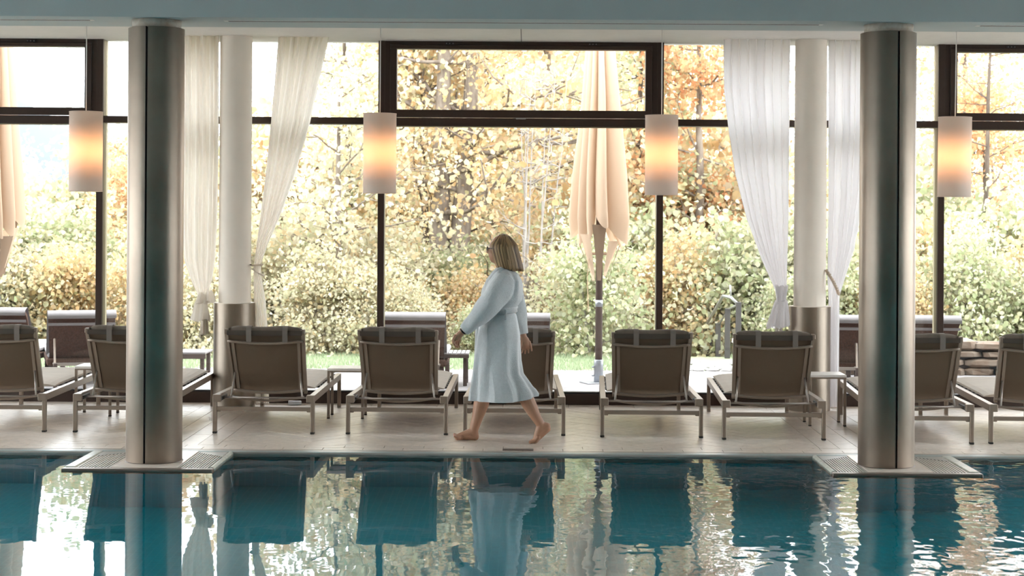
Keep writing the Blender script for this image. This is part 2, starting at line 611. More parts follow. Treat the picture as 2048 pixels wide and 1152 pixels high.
for b0, b1 in bands:
    for k in range(4):
        y = FY0 - (0.3 if k % 2 else 0.0)
        while y < FY1:
            a0, a1 = max(y, FY0), min(y + TL, FY1)
            if a1 - a0 > 0.02: tiles.append(rect(b0 + k * 0.15, b0 + (k + 1) * 0.15, a0, a1))
            y += TL
for row, (y0, y1) in enumerate(((12.975, 13.09), (13.09, 13.215))):
    x = -HALL_X - 0.05 + row * 0.15
    while x < HALL_X:
        a0, a1 = max(x, -HALL_X), min(x + 0.298, HALL_X)
        tiles.append(rect(a0, a1, y0, y1))
        x += 0.298
x = -HALL_X
while x < HALL_X:
    tiles.append(rect(x, min(x + 0.6, HALL_X), FY1, GY))
    x += 0.6
def vis(q):
    cx = sum(p[0] for p in q) / len(q); cy = sum(p[1] for p in q) / len(q)
    return abs(cx) < cy * 0.302
tiles.sort(key=lambda q: -(area(q) if vis(q) else 0))
for n, q in enumerate(tiles):
    h = rnd.uniform(-0.0006, 0.0006)
    if n < 300 and vis(q):
        MB().poly(q, -0.010, h).build('floor_tile', M['tile'], fl)
    else:
        rest.poly(q, -0.010, h)
tag(rest.build('floor_tile_remainder', M['tile'], fl), kind='stuff')

structure(MB().bbox(-HALL_X, HALL_X, POOL_EDGE - 0.02, 12.972, -0.30, -0.001, 0.006).build('trim_1', M['lip']), 'grey stone lip along the pool edge')

# ---- pool
pb = MB()
BX, B0, B1, BZ = HALL_X, 0.8, POOL_EDGE, -1.38
pb.add([(-BX, B0, BZ), (BX, B0, BZ), (BX, B1, BZ), (-BX, B1, BZ)], [(0, 1, 2, 3)])
pb.add([(-BX, B1, BZ), (BX, B1, BZ), (BX, B1, -0.0), (-BX, B1, 0.0)], [(0, 1, 2, 3)])
pb.add([(-BX, B0, BZ), (BX, B0, BZ), (BX, B0, -0.0), (-BX, B0, 0.0)], [(3, 2, 1, 0)])
pb.add([(-BX, B0, BZ), (-BX, B1, BZ), (-BX, B1, 0), (-BX, B0, 0)], [(0, 1, 2, 3)])
pb.add([(BX, B0, BZ), (BX, B1, BZ), (BX, B1, 0), (BX, B0, 0)], [(3, 2, 1, 0)])
structure(pb.build('pool_basin', M['mosaic']), 'teal mosaic pool basin under the water')
wt = MB()
def wq(x0, x1, y0, y1): wt.add([(x0, y0, 0), (x1, y0, 0), (x1, y1, 0), (x0, y1, 0)], [(0, 1, 2, 3)])
e_ = 0.001
wq(-BX + e_, BX - e_, B0 + e_, 11.969)
xs_ = [-BX + e_, PEN[0][0] - e_, PEN[0][1] + e_, PEN[1][0] - e_, PEN[1][1] + e_, BX - e_]
for i in (0, 2, 4): wq(xs_[i], xs_[i + 1], 11.969, B1 - 0.021)
tag(wt.build('pool_water', M['water'], loc=(0, 0, -0.018)), 'turquoise pool water mirroring the windows', 'water', kind='stuff')

for n, (x0, x1, cx, rx) in enumerate(PEN):
    side = 'left' if n == 0 else 'right'
    pn = thing('column_plinth', 'pale stone plinth in the water around the %s steel column, with two grates' % side, 'plinth', ((x0 + x1) / 2, 12.41, 0), group='plinths in the pool')
    ox, oy = -(x0 + x1) / 2, -12.41
    def L_(mb): 
        mb.v = [(a + ox, b + oy, c) for a, b, c in mb.v]
        return mb
    ga0, ga1 = x0 + 0.085, x0 + 0.325
    gb0, gb1 = x1 - 0.255, x1 - 0.04
    if n == 1:
        ga0, ga1 = x0 + 0.04, x0 + 0.255
        gb0, gb1 = x1 - 0.325, x1 - 0.085
    L_(MB().box(x0, x1, 11.975, POOL_EDGE, BZ, -0.14)).build('plinth_body', M['mosaic'], pn)
    L_(MB().bbox(ga1, gb0, 12.035, POOL_EDGE + 0.02, -0.139, 0.0, 0.004)).build('plinth_slab', M['tile'], pn)
    L_(MB().bbox(x0, x1, 11.97, 12.033, -0.139, -0.004, 0.004)).build('front_lip', M['plate'], pn)
    L_(MB().bbox(x0, ga0, 12.035, POOL_EDGE, -0.139, 0.002, 0.012)).build('rim', M['rim'], pn)
    L_(MB().bbox(gb1, x1, 12.035, POOL_EDGE, -0.139, 0.002, 0.012)).build('rim', M['rim'], pn)
    for g0, g1, inner in ((ga0, ga1, 1), (gb0, gb1, 0)):
        L_(MB().box(g0, g1, 12.035, POOL_EDGE, -0.14, -0.12)).build('gutter', M['gutter'], pn)
        k = 0
        ns = 11
        plate = []
        for k in range(ns):
            t = k / (ns - 1)
            xc = lerp(g0 + 0.011, g1 - 0.011, t)
            ti = t if inner else 1 - t
            yb = lerp(12.60, 12.82, ti)
            L_(MB().box(xc - 0.0048, xc + 0.0048, 12.036, yb, -0.03, -0.004)).build('grate_slat', M['grate'], pn)
        if inner: pts = [(g0, 12.60), (g1, 12.82), (g1, POOL_EDGE + .01), (g0, POOL_EDGE + .01)]
        else: pts = [(g0, 12.82), (g1, 12.60), (g1, POOL_EDGE + .01), (g0, POOL_EDGE + .01)]
        L_(MB().poly(pts, -0.03, -0.003)).build('gutter_cover', M['lip'], pn)

# small bronze plate let into the edge of the deck
p = at(1036, 900.5, 12.99)
tag(MB().bbox(-0.115, 0.115, -0.045, 0.045, 0, 0.004, 0.0015).build('marker_plate', M['plate'], loc=(p.x, 13.03, 0.0006)), 'small flat bronze plate set in the pool edge before the walking woman', 'plate')

# ---- far side of the hall (behind the photographer) and the shell
structure(MB().box(-HALL_X, HALL_X, -6.0, 0.8, -0.30, 0.0).build('floor_2', M['tile']), 'tiled deck on the near side of the pool')
structure(MB().box(-HALL_X, HALL_X, -6.0, 12.2, 3.9, 4.1).build('ceiling', M['ceil']), 'ceiling over the pool')
bm_ = structure(MB().box(-HALL_X, HALL_X, 12.13, 12.77, 3.107, 3.95).build('ceiling_beam', M['beam']), 'wide pale grey beam above the steel columns')
for sx0, sx1 in ((-8.5, -3.09), (-2.11, 2.06), (3.2, 8.5)):
    MB().box(sx0 - 0.03, sx1 + 0.03, 12.325, 12.40, 3.1055, 3.108).build('vent_trim', M['ceil'], bm_)
    MB().box(sx0, sx1, 12.347, 12.378, 3.1045, 3.109).build('vent_slot', M['slot'], bm_)
c2 = structure(MB().box(-HALL_X, HALL_X, 12.6, GY + 0.25, CEIL, CEIL + 0.2).build('ceiling_2', M['ceil']), 'white ceiling along the window wall')
MB().box(-0.056, -0.050, 14.6, GY - 0.01, CEIL - 0.0015, CEIL + 0.01).build('ceiling_joint', M['slot'], c2)
def sidewall(x0, x1, solid=1.2):
    """unseen flank of the hall, glazing added to light the interior: plinth, head and slim posts"""
    m = MB()
    m.box(x0, x1, -6.0, GY + 0.25, -0.3, 0.12)
    m.box(x0, x1, -6.0, GY + 0.25, 3.7, 4.1)
    m.box(x0, x1, -6.0, solid, 0.12, 3.7)
    y = solid
    while y < GY + 0.2:
        m.box(x0, x1, y, y + 0.12, 0.12, 3.7)
        y += 2.46
    return m
for nm_, x0_, sol_ in (('wall_left', -HALL_X - 0.2, 4.0), ('wall_right', HALL_X, 8.58)):  # solid and glazed lengths chosen for the light they bring inside
    w_ = structure(sidewall(x0_, x0_ + 0.2, sol_).build(nm_, M['wall']), 'unseen side wall of the hall, glazing added to light the interior')
    y = sol_
    while y < GY - 0.1:
        MB().box(x0_ + 0.09, x0_ + 0.096, y + 0.12, min(y + 2.46, GY + 0.2), 0.12, 3.7).build('pane', M['glass'], w_)
        y += 2.46
structure(MB().box(-HALL_X, HALL_X, -6.2, -6.0, -0.3, 4.1).build('wall_back', M['wall']), 'rear wall of the hall')

# ---- window wall
MX = [-9.12, -6.53, -3.94, -1.34, 1.235, 3.83, 6.42, 9.02]
GLY = GY + 0.13
for n in range(7):
    a, b = MX[n], MX[n + 1]
    hop = n % 2 == 1
    cxm = (a + b) / 2
    root = bpy.data.objects.new('window_%d' % (n + 1), None)
    COL.objects.link(root)
    root.location = (cxm, GY, 0)
    structure(root, 'tall window bay with a dark brown tilting top light' if hop else 'tall window bay with one slim brown transom')
    def B(name, x0, x1, y0, y1, z0, z1, m, bev=0.003):
        return MB().bbox(x0 - cxm, x1 - cxm, y0, y1, z0, z1, bev).build(name, M[m], root)
    B('base_rail', a, b, 0, 0.20, -0.008, 0.102, 'frame')
    B('base_rail', a + 0.03, b - 0.03, 0.02, 0.10, 0.102, 0.116, 'gasket')
    B('mullion', a - 0.030, a + 0.030, 0, 0.05, 0.10, CEIL, 'frame')
    B('mullion_side', a - 0.028, a + 0.028, 0.05, 0.20, 0.10, CEIL, 'frame_daylit')
    if n == 6:
        B('mullion', b - 0.030, b + 0.030, 0, 0.20, 0.10, CEIL, 'frame')
    g0, g1 = a + 0.028, b - 0.028
    B('transom', g0, g1, 0.005, 0.20, 2.565 if hop else 2.58, 2.642, 'frame')
    MB().box(g0 - cxm, g1 - cxm, 0.13, 0.136, 0.10, 2.57).build('pane', M['glass'], root)
    if hop:
        B('transom_lip', g0, g1, 0.0, 0.03, 2.556, 2.566, 'frame_daylit')
        B('hopper_frame', g0, g0 + 0.05, 0.008, 0.16, 2.642, CEIL, 'frame')
        B('hopper_frame', g1 - 0.05, g1, 0.008, 0.16, 2.642, CEIL, 'frame')
        B('hopper_frame', g0 + 0.05, g1 - 0.05, 0.008, 0.16, 3.315, CEIL, 'frame')
        s0, s1 = g0 + 0.052, g1 - 0.052
        z0, z1 = 2.648, 3.312
        sash = B('sash_rail', s0, s1, -0.014, 0.10, z0, z0 + 0.068, 'frame')
        B('sash_rail', s0, s1, -0.014, 0.10, z1 - 0.035, z1, 'frame')
        B('sash_stile', s0, s0 + 0.06, -0.0135, 0.0995, z0 + 0.068, z1 - 0.035, 'frame')
        B('sash_stile', s1 - 0.06, s1, -0.0135, 0.0995, z0 + 0.068, z1 - 0.035, 'frame')
        MB().box(s0 + 0.05 - cxm, s1 - 0.05 - cxm, 0.05, 0.056, z0 + 0.06, z1 - 0.03).build('pane', M['glass'], root)
        B('catch', -0.046 + cxm, 0.046 + cxm, -0.016, -0.002, 2.632, 2.643, 'rail', 0.002)
        for hx in (-0.66, 0.66):
            B('hinge', cxm + hx - 0.04, cxm + hx + 0.04, -0.022, 0.0, 3.318, 3.336, 'gasket', 0.002)
            for e in (-0.03, 0.0, 0.03):
                B('screw', cxm + hx + e - 0.004, cxm + hx + e + 0.004, -0.025, -0.02, 3.323, 3.331, 'rail', 0.001)
    else:
        MB().box(g0 - cxm, g1 - cxm, 0.13, 0.136, 2.642, CEIL).build('pane', M['glass'], root)

# ---- columns
for n, (x0, x1, cx, rx) in enumerate(PEN):
    side = ('left', 'right')[n]
    t = thing('steel_column', 'tall brushed steel column standing in the pool edge on the %s' % side, 'column', (cx, COLY, 0), group='steel columns in the pool')
    sa = -PI / 2 + (-0.135 if n == 0 else 0.17)
    R = 0.196
    d = 0.040
    MB().lathe([(R - 0.012, 0.001), (R, 0.004), (R, 3.046), (R - 0.012, 3.05)], n=96, a0=sa + d, a1=sa + 2 * PI - d, cap=False).build('steel_jacket', M['steel'], t, smooth=True)
    for sg in (-1, 1):
        a = sa + sg * d
        p0 = Vector((math.cos(a), math.sin(a), 0))
        MB().bar(p0 * (R - 0.007) + Vector((0, 0, 0.002)), p0 * (R - 0.007) + Vector((0, 0, 3.048)), 0.003, 0.014, up=p0).build('seam_edge', M['steel'] if sg > 0 else M['gutter'], t)
    MB().lathe([(R - 0.014, 0.0005), (R - 0.014, 3.045)], n=48).build('column_core', M['gutter'], t, smooth=True)
    MB().lathe([(0.17, 3.04), (0.172, 3.106)], n=40).build('collar', M['concrete'], t, smooth=True)
    MB().lathe([(R + 0.008, 0.0003), (R + 0.006, 0.004), (R - 0.004, 0.005)], n=64, cap=False).build('sealant_ring', M['plate'], t, smooth=True)
    t2 = thing('round_column', 'white round column with steel foot between the tied curtains on the %s' % side, 'column', (rx, REARY, 0), group='white columns by the windows')
    MB().lathe([(0.145, 0.94), (0.145, CEIL - 0.001)], n=64, cap=False).build('shaft', M['white_col'], t2, smooth=True)
    MB().lathe([(0.189, 0.0005), (0.189, 0.938)], n=96, cap=False).build('steel_foot', M['steel2'], t2, smooth=True)
    MB().lathe([(0.189, 0.938), (0.187, 0.942), (0.144, 0.942)], n=96, cap=False).build('foot_rim', M['white_col'], t2, smooth=True)
# ================================================================== PENDANT LAMPS
def make_lamp():
    t = thing('pendant_lamp', 'x', 'lamp', group='pendant lamps over the loungers')
    R, H = 0.1365, 0.655
    m = MB()
    m.lathe([(R, 0), (R, H), (R - 0.003, H), (R - 0.003, 0), (R, 0)], n=56, cap=False)
    m.build('lamp_shade', M['shade'], t, smooth=False)
    for p in t.children[0].data.polygons: p.use_smooth = True
    for z in (0.0, H):
        MB().lathe([(R + 0.0015, z - 0.004), (R + 0.0015, z + 0.004), (R - 0.005, z + 0.004), (R - 0.005, z - 0.004), (R + 0.0015, z - 0.004)], n=56, cap=False).build('shade_ring', M['shade'], t, smooth=True)
    MB().lathe([(0.0, H * 0.17), (R - 0.012, H * 0.17)], n=40, cap=False).build('diffuser', M['shade'], t)
    sp = MB()
    for k in range(3):
        a = 2 * PI * k / 3
        sp.bar((0, 0, H - 0.02), (math.cos(a) * (R - 0.004), math.sin(a) * (R - 0.004), H - 0.02), 0.004, 0.004)
    sp.build('spider', M['cord'], t)
    b = MB().lathe([(0.0, 0.0), (0.018, 0.012), (0.024, 0.05), (0.018, 0.085), (0.0, 0.10)], n=16)
    me = b.mesh('bulb', True)
    me.materials.append(M['bulb'])
    for z in (0.235, 0.34):
        mobj('bulb', me, None, t, (0, 0, z))
    MB().tube([(0, 0, 0.44), (0, 0, H - 0.01)], 0.014, 10).build('socket', M['cord'], t, smooth=True)
    MB().tube([(0, 0, H - 0.01), (0, 0, CEIL - 1.925 - 0.03)], 0.0045, 8).build('cord', M['cord'], t, smooth=True)
    MB().lathe([(0.045, CEIL - 1.925 - 0.03), (0.045, CEIL - 1.925 - 0.001)], n=24).build('canopy', M['ceil'], t, smooth=True)
    return t
lamp0 = make_lamp()
for n, (x, lab) in enumerate(((-3.65, 'lit white cylinder pendant lamp left of the left steel column'),
                              (-1.215, 'lit white cylinder pendant lamp hanging before the left mullion of the middle window'),
                              (1.12, 'lit white cylinder pendant lamp hanging just right of the large closed parasol'),
                              (3.545, 'lit white cylinder pendant lamp right of the right steel column'))):
    o = lamp0 if n == 0 else copy_tree(lamp0)
    o['label'] = lab
    o.location = (x, 14.5, 1.925)
    o.rotation_euler = (0, (0.0, 0.0, -0.012, -0.012)[n], n * 0.7)

# ================================================================== CURTAINS
def curtain(name, label, m, prof, yc, pleats, seed, v0, v1, amp=0.045, tail=None):
    """prof: list of (z, xl, xr, gather 0..1). Pleated cloth, gathered where gather is high."""
    r = random.Random(seed)
    zs = [p[0] for p in prof][::-1]
    xl = [p[1] for p in prof][::-1]
    xr = [p[2] for p in prof][::-1]
    ga = [p[3] for p in prof][::-1]
    nu, nv = pleats * 22, 110
    ph = [r.uniform(-0.5, 0.5) for _ in range(pleats + 2)]
    am = [r.uniform(0.55, 1.25) for _ in range(pleats + 2)]
    rows = []
    for j in range(nv + 1):
        z = lerp(v0, v1, j / nv)
        a, b, g = interp(z, zs, xl), interp(z, zs, xr), interp(z, zs, ga)
        row = []
        for i in range(nu + 1):
            u = i / nu
            q = u * pleats
            k = int(q) if q < pleats else pleats - 1
            f = q - k
            A = lerp(am[k], am[k + 1], f)
            P = lerp(ph[k], ph[k + 1], f)
            s = math.sin(2 * PI * q + P)
            wob = 0.35 * math.sin(2 * PI * q * 0.5 + 1.7 * P + z * 0.35) + 0.22 * math.sin(2 * PI * q * 2 + 3 * P)
            dy = amp * A * (s + wob) * (1 - 0.68 * g)
            dx = amp * 0.15 * A * math.cos(2 * PI * q + P + 0.8) * (1 - 0.8 * g)
            row.append((lerp(a, b, u) + dx, yc + dy, z))
        rows.append(row)
    return MB().grid(rows).mesh(name, True)

def Z(py, d, px): return at(px, py, d).z
def X(px, d, py): return at(px, py, d).x
def prof_px(rows, d):
    out = []
    for py, a, b, g in rows:
        out.append((at((a + b) / 2, py, d).z, at(a, py, d).x, at(b, py, d).x, g))
    return out

CY = 15.80
# 1: far left, knotted at the foot
def knot_mesh(seed, cx, cy, z1, z0, r0, r1, sway=0.0, n=48, m=16, folds=7):
    """bunched, folded cloth between two heights"""
    r = random.Random(seed)
    ph = r.uniform(0, 6)
    rows = []
    for j in range(m + 1):
        t = j / m
        z = lerp(z1, z0, t)
        R = lerp(r0, r1, t ** 0.8)
        row = []
        for i in range(n + 1):
            a = 2 * PI * i / n
            k = 1 + 0.22 * math.sin(folds * a + ph + t * 1.5) + 0.10 * math.sin((folds * 2 + 1) * a + 2 * ph)
            row.append((cx + sway * t + R * k * math.cos(a), cy + 0.7 * R * k * math.sin(a), z + 0.012 * math.sin(3 * a + ph)))
        rows.append(row)
    return MB().grid(rows)

def tassel(parent, px, py0, py1, d, w, m, seed):
    r = random.Random(seed)
    a = at(px, py0, d)
    b = at(px, py1, d)
    mb = MB()
    for k in range(26):
        ang = r.uniform(0, 2 * PI)
        q = math.sqrt(r.random())
        dx, dy = math.cos(ang) * q, math.sin(ang) * q
        mb.tube([(a.x + dx * w * 0.6, a.y + dy * w * 0.6, a.z), (a.x + dx * w * 0.9, a.y + dy * w * 0.9, (a.z + b.z) / 2), (a.x + dx * w, a.y + dy * w, b.z + r.uniform(0, 0.02))], 0.006, 5)
    return mb.build('tassel', m, parent, smooth=True)

def ring(parent, c, rx, ry, tube_r, m, tilt=0.0, name='tieback', n=36, twist=True):
    mb = MB()
    strands = 2 if twist else 1
    for s in range(strands):
        pts = []
        for i in range(n + 1):
            a = 2 * PI * i / n
            tw = a * 9 + s * PI
            off = tube_r * 0.6 if twist else 0
            rr = 1 + off * math.cos(tw) / rx
            pts.append((c[0] + rx * rr * math.cos(a), c[1] + ry * rr * math.sin(a), c[2] + tilt * math.cos(a) + off * math.sin(tw)))
        mb.tube(pts, tube_r * (0.75 if twist else 1), 6, cap=False)
    return mb.build(name, m, parent, smooth=True)

c1 = thing('curtain', 'pale curtain knotted low behind the left steel column', 'curtain', (0, 0, 0), group='tied back curtains')
pr = prof_px([(70, 366, 438, 0), (300, 366, 437, 0), (450, 364, 434, .1), (520, 368, 430, .35), (560, 382, 424, .7), (590, 396, 416, 1), (604, 399, 415, 1)], CY)
mobj('drape', curtain('drape', '', None, pr, CY, 5, 3, CEIL - 0.002, pr[-1][0], 0.04), M['curt_warm'], c1)
kz = at(406, 586, CY); kz2 = at(404, 606, CY); kz3 = at(402, 640, CY)
knot_mesh(4, kz.x + 0.005, CY - 0.03, kz.z, kz2.z, 0.035, 0.06).build('knot', M['curt_warm'], c1, smooth=True)
knot_mesh(14, kz.x + 0.06, CY - 0.05, at(420, 580, CY).z, at(420, 603, CY).z, 0.02, 0.045, 0.01, folds=4).build('knot_loop', M['curt_warm'], c1, smooth=True)
knot_mesh(5, kz.x - 0.01, CY - 0.02, kz2.z + 0.02, kz3.z, 0.04, 0.075, -0.01).build('tail', M['curt_warm'], c1, smooth=True)
tassel(c1, 409, 630, 670, CY, 0.037, M['curt_warm'], 1)
ring(c1, (kz2.x + 0.005, CY - 0.02, kz2.z + 0.01), 0.048, 0.04, 0.012, M['curt_warm'], 0.01, 'knot_band', twist=False)

# 2: swept from the left, tied by a cord
c2_ = thing('curtain', 'pale curtain swept in and tied right of the left white column', 'curtain', (0, 0, 0), group='tied back curtains')
pr = prof_px([(74, 556, 658, 0), (150, 550, 641, 0), (250, 541, 619, .15), (350, 531, 590, .35), (430, 521, 561, .6), (490, 513, 535, .9), (528, 508, 522, 1), (545, 507, 522, 1), (600, 508, 531, .85), (655, 510, 535, .7), (740, 510, 537, .65), (806, 510, 538, .6)], CY + 0.04)
mobj('drape', curtain('drape', '', None, pr, CY + 0.04, 7, 8, CEIL - 0.002, 0.03, 0.035), M['curt_warm'], c2_)
tz = at(515, 530, CY + 0.04)
ring(c2_, (tz.x, CY + 0.03, tz.z), 0.046, 0.05, 0.007, M['rope'], 0.004)
tz2 = at(518, 545, CY + 0.04)
ring(c2_, (tz2.x - 0.005, CY + 0.03, tz2.z), 0.050, 0.055, 0.006, M['curt_warm'], -0.03)
MB().tube([tz + Vector((-0.045, -0.02, 0)), tz + Vector((-0.075, -0.01, 0.004))], 0.005, 6).build('hook', M['gasket'], c2_)

# 3: right, knotted at the foot
c3 = thing('curtain', 'cool white curtain knotted left of the right white column', 'curtain', (0, 0, 0), group='tied back curtains')
pr = prof_px([(80, 1446, 1580, 0), (180, 1447, 1578, 0), (260, 1456, 1578, .05), (350, 1470, 1577, .15), (440, 1493, 1576, .3), (520, 1523, 1574, .6), (560, 1541, 1573, .85), (580, 1550, 1573, 1), (602, 1553, 1570, 1)], CY)
mobj('drape', curtain('drape', '', None, pr, CY, 8, 21, CEIL - 0.002, pr[-1][0], 0.04), M['curt_cool'], c3)
k1 = at(1562, 572, CY); k2 = at(1562, 604, CY); k3 = at(1548, 655, CY); k4 = at(1566, 652, CY)
knot_mesh(31, k1.x, CY - 0.03, k1.z, k2.z, 0.05, 0.032).build('knot', M['curt_cool'], c3, smooth=True)
knot_mesh(32, k2.x - 0.02, CY - 0.02, k2.z + 0.01, k3.z, 0.03, 0.062, -0.045).build('tail', M['curt_cool'], c3, smooth=True)
knot_mesh(33, k2.x + 0.012, CY - 0.06, k2.z + 0.01, k4.z, 0.03, 0.055, 0.0, folds=5).build('tail', M['curt_cool'], c3, smooth=True)
ring(c3, (k2.x, CY - 0.025, k2.z), 0.04, 0.035, 0.011, M['curt_cool'], 0.012, 'knot_band', twist=False)
tassel(c3, 1557, 645, 700, CY, 0.042, M['curt_warm'], 2)

# 4: far right, tied with a rope, hangs to the floor
c4 = thing('curtain', 'cool white curtain held by a braided rope right of the right white column', 'curtain', (0, 0, 0), group='tied back curtains')
pr = prof_px([(80, 1657, 1742, 0), (250, 1657, 1738, 0), (400, 1657, 1726, .15), (500, 1656, 1707, .4), (560, 1655, 1688, .75), (590, 1657, 1679, 1), (640, 1657, 1678, .9), (740, 1655, 1677, .8), (806, 1653, 1678, .75)], CY + 0.04)
mobj('drape', curtain('drape', '', None, pr, CY + 0.04, 6, 40, CEIL - 0.002, 0.03, 0.035), M['curt_cool'], c4)
ra, rb = at(1652, 540, CY), at(1677, 588, CY)
mb = MB()
for s in (0, 1):
    pts = []
    for i in range(41):
        t = i / 40
        p = ra.lerp(rb, t)
        p.y = CY - 0.02 - 0.06 * math.sin(PI * t)
        tw = t * 34 + s * PI
        pts.append(p + Vector((0.008 * math.cos(tw), 0.004 * math.sin(tw), 0.008 * math.sin(tw))))
    mb.tube(pts, 0.010, 6)
mb.build('tieback', M['rope'], c4, smooth=True)

# ================================================================== POOL LOUNGERS
def make_lounger():
    """head end (backrest) towards -y, foot end towards +y; origin on the floor midway"""
    t = thing('sun_lounger', 'x', 'sun lounger', group='taupe loungers along the pool')
    Lh = 0.99
    WN, WF = 0.405, 0.365                  # half widths at head and foot
    ZT, RH, RW = 0.306, 0.052, 0.042
    def hx(y): return lerp(WN, WF, (y + Lh) / (2 * Lh))
    for s in (-1, 1):
        a = Vector((s * (hx(-Lh) - RW / 2), -Lh, ZT - RH / 2))
        b = Vector((s * (hx(Lh) - RW / 2), Lh, ZT - RH / 2))
        MB().bar(a, b, RW, RH).build('side_rail', M['alu'], t)
        # corner blocks and legs
        x0 = hx(-Lh)
        lo, hi = sorted((s * x0, s * (x0 - 0.064)))
        MB().bbox(lo, hi, -Lh - 0.004, -Lh + 0.05, ZT - 0.056, ZT + 0.002, 0.004).build('corner_block', M['alu'], t)
        lo, hi = sorted((s * x0, s * (x0 - 0.031)))
        lg = MB().bbox(lo, hi, -Lh, -Lh + 0.04, 0.012, ZT - 0.05, 0.004).build('leg', M['alu'], t)
        MB().bbox(lo - 0.001, hi + 0.001, -Lh - 0.001, -Lh + 0.041, 0.0, 0.016, 0.003).build('foot_cap', M['foot'], lg)
        x0 = hx(Lh)
        lo, hi = sorted((s * x0, s * (x0 - 0.031)))
        lg = MB().bbox(lo, hi, Lh - 0.04, Lh, 0.006, ZT - 0.04, 0.004).build('leg', M['alu'], t)
        MB().bbox(lo - 0.001, hi + 0.001, Lh - 0.041, Lh + 0.001, 0.0, 0.012, 0.003).build('foot_cap', M['alu_lt'], lg)
        lo, hi = sorted((s * (WN - 0.031), s * (WN - 0.062)))
        MB().bbox(lo, hi, -Lh + 0.008, -Lh + 0.032, 0.172, 0.192, 0.004).build('bracket', M['alu'], t)
    MB().bbox(-WN + 0.028, WN - 0.028, -Lh + 0.006, -Lh + 0.034, 0.180, 0.212, 0.004).build('stretcher', M['alu'], t)
    MB().bbox(-WF + 0.03, WF - 0.03, Lh - 0.045, Lh - 0.003, ZT - 0.05, ZT - 0.005, 0.004).build('end_rail', M['alu'], t)
    # bed cross bars and slats under the cushion
    for y in (0.1, 0.45, 0.8):
        w = hx(y) - RW
        MB().bbox(-w, w, y - 0.02, y + 0.02, ZT - 0.036, ZT - 0.013, 0.003).build('cross_bar', M['alu'], t)
    for k in range(7):
        y = -0.19 + k * 0.165
        w = hx(y) - RW - 0.004
        MB().bbox(-w, w, y - 0.045, y + 0.045, ZT - 0.012, ZT + 0.006, 0.003).build('slat', M['gutter'], t)
    # rear tension bar of the seat sling, slightly bowed
    pts = [(-0.29 + 0.58 * i / 12, -Lh + 0.22, ZT - 0.035 - 0.03 * math.sin(PI * i / 12)) for i in range(13)]
    MB().tube(pts, 0.011, 8).build('seat_bar', M['alu'], t, smooth=True)
    # cushion of the bed
    nx, ny = 14, 24
    rows = []
    y0, y1 = -Lh + 0.50, Lh - 0.03
    def cz(u, v): return ZT + 0.046 - 0.02 * (abs(2 * u - 1) ** 6) - 0.012 * (abs(2 * v - 1) ** 8) + 0.006 * math.sin(v * 9) * math.sin(u * PI)
    top, bot = [], []
    for j in range(ny + 1):
        v = j / ny
        y = lerp(y0, y1, v)
        w = hx(y) - RW - 0.012
        top.append([(lerp(-w, w, i / nx), y, cz(i / nx, v)) for i in range(nx + 1)])
        bot.append([(lerp(w, -w, i / nx), y, ZT + 0.008) for i in range(nx + 1)])
    loop = [a + b for a, b in zip(top, bot)]
    mb = MB().grid([r + [r[0]] for r in loop])
    n = len(loop[0]) + 1
    mb.f.append(tuple(range(n - 2, -1, -1)))
    o = ny * n
    mb.f.append(tuple(o + k for k in range(n - 1)))
    mb.build('cushion', M['cushion'], t, smooth=False)
    # backrest: hinge near the rear bar, leaning back over the head end
    hy, hz = -Lh + 0.30, ZT + 0.020
    ty, tz_ = -Lh + 0.045, 0.800
    bx0, bx1 = 0.302, 0.318
    up = Vector((0, ty - hy, tz_ - hz)).normalized()
    nrm = Vector((1, 0, 0)).cross(up).normalized()
    def bp(s, k, off=0.0):
        return Vector((s, lerp(hy, ty, k), lerp(hz, tz_, k))) + nrm * off
    for s in (-1, 1):
        MB().bar(bp(s * (bx0 - 0.012), -0.06), bp(s * (bx1 - 0.012), 1.0), 0.026, 0.030, up=nrm).build('back_post', M['alu'], t)
        MB().bar(bp(s * (bx0 - 0.052), -0.02), bp(s * (bx1 - 0.052), 0.86), 0.024, 0.018, up=nrm).build('sling_bar', M['alu'], t)
        MB().bbox(s * (bx1 - 0.012) - 0.016, s * (bx1 - 0.012) + 0.016, ty - 0.02, ty + 0.02, tz_ - 0.012, tz_ + 0.028, 0.004).build('post_cap', M['alu'], t)
    pts = [bp(-0.30 + 0.60 * i / 14, 0.0, 0.010) + Vector((0, 0, -0.022 * math.sin(PI * i / 14))) for i in range(15)]
    MB().tube(pts, 0.013, 8).build('back_bar', M['alu'], t, smooth=True)
    pts = [bp(-0.305 + 0.61 * i / 14, 0.87, 0.014) + Vector((0, 0, -0.020 * math.sin(PI * i / 14))) for i in range(15)]
    MB().tube(pts, 0.012, 8).build('back_bar', M['alu'], t, smooth=True)
    rows = []
    for j in range(13):
        k = lerp(0.0, 0.985, j / 12)
        w = lerp(bx0, bx1, k) - 0.018
        sag = 0.020 * math.sin(PI * min(1, k / 0.9))
        rows.append([bp(lerp(-w, w, i / 16), k, sag * math.sin(PI * i / 16)) + Vector((0, 0, (-0.016 if k < .05 else 0) * math.sin(PI * i / 16))) for i in range(17)])
    MB().grid(rows).build('back_sling', M['sling'], t, smooth=True)
    # back cushion on the far side of the sling
    rows = []
    for j in range(13):
        k = lerp(0.02, 1.0, j / 12)
        w = lerp(bx0, bx1, k) - 0.03
        rows.append([bp(lerp(-w, w, i / 12), k, -0.022 - 0.03 * (1 - abs(2 * i / 12 - 1) ** 6)) for i in range(13)])
    MB().grid(rows).build('back_cushion', M['cushion'], t, smooth=True)
    # support frame: two thin struts and their bar
    st = [bp(-0.262, 0.33, 0.022), Vector((-0.285, -Lh + 0.15, ZT - 0.028)), Vector((-0.34, -Lh + 0.145, ZT - 0.034))]
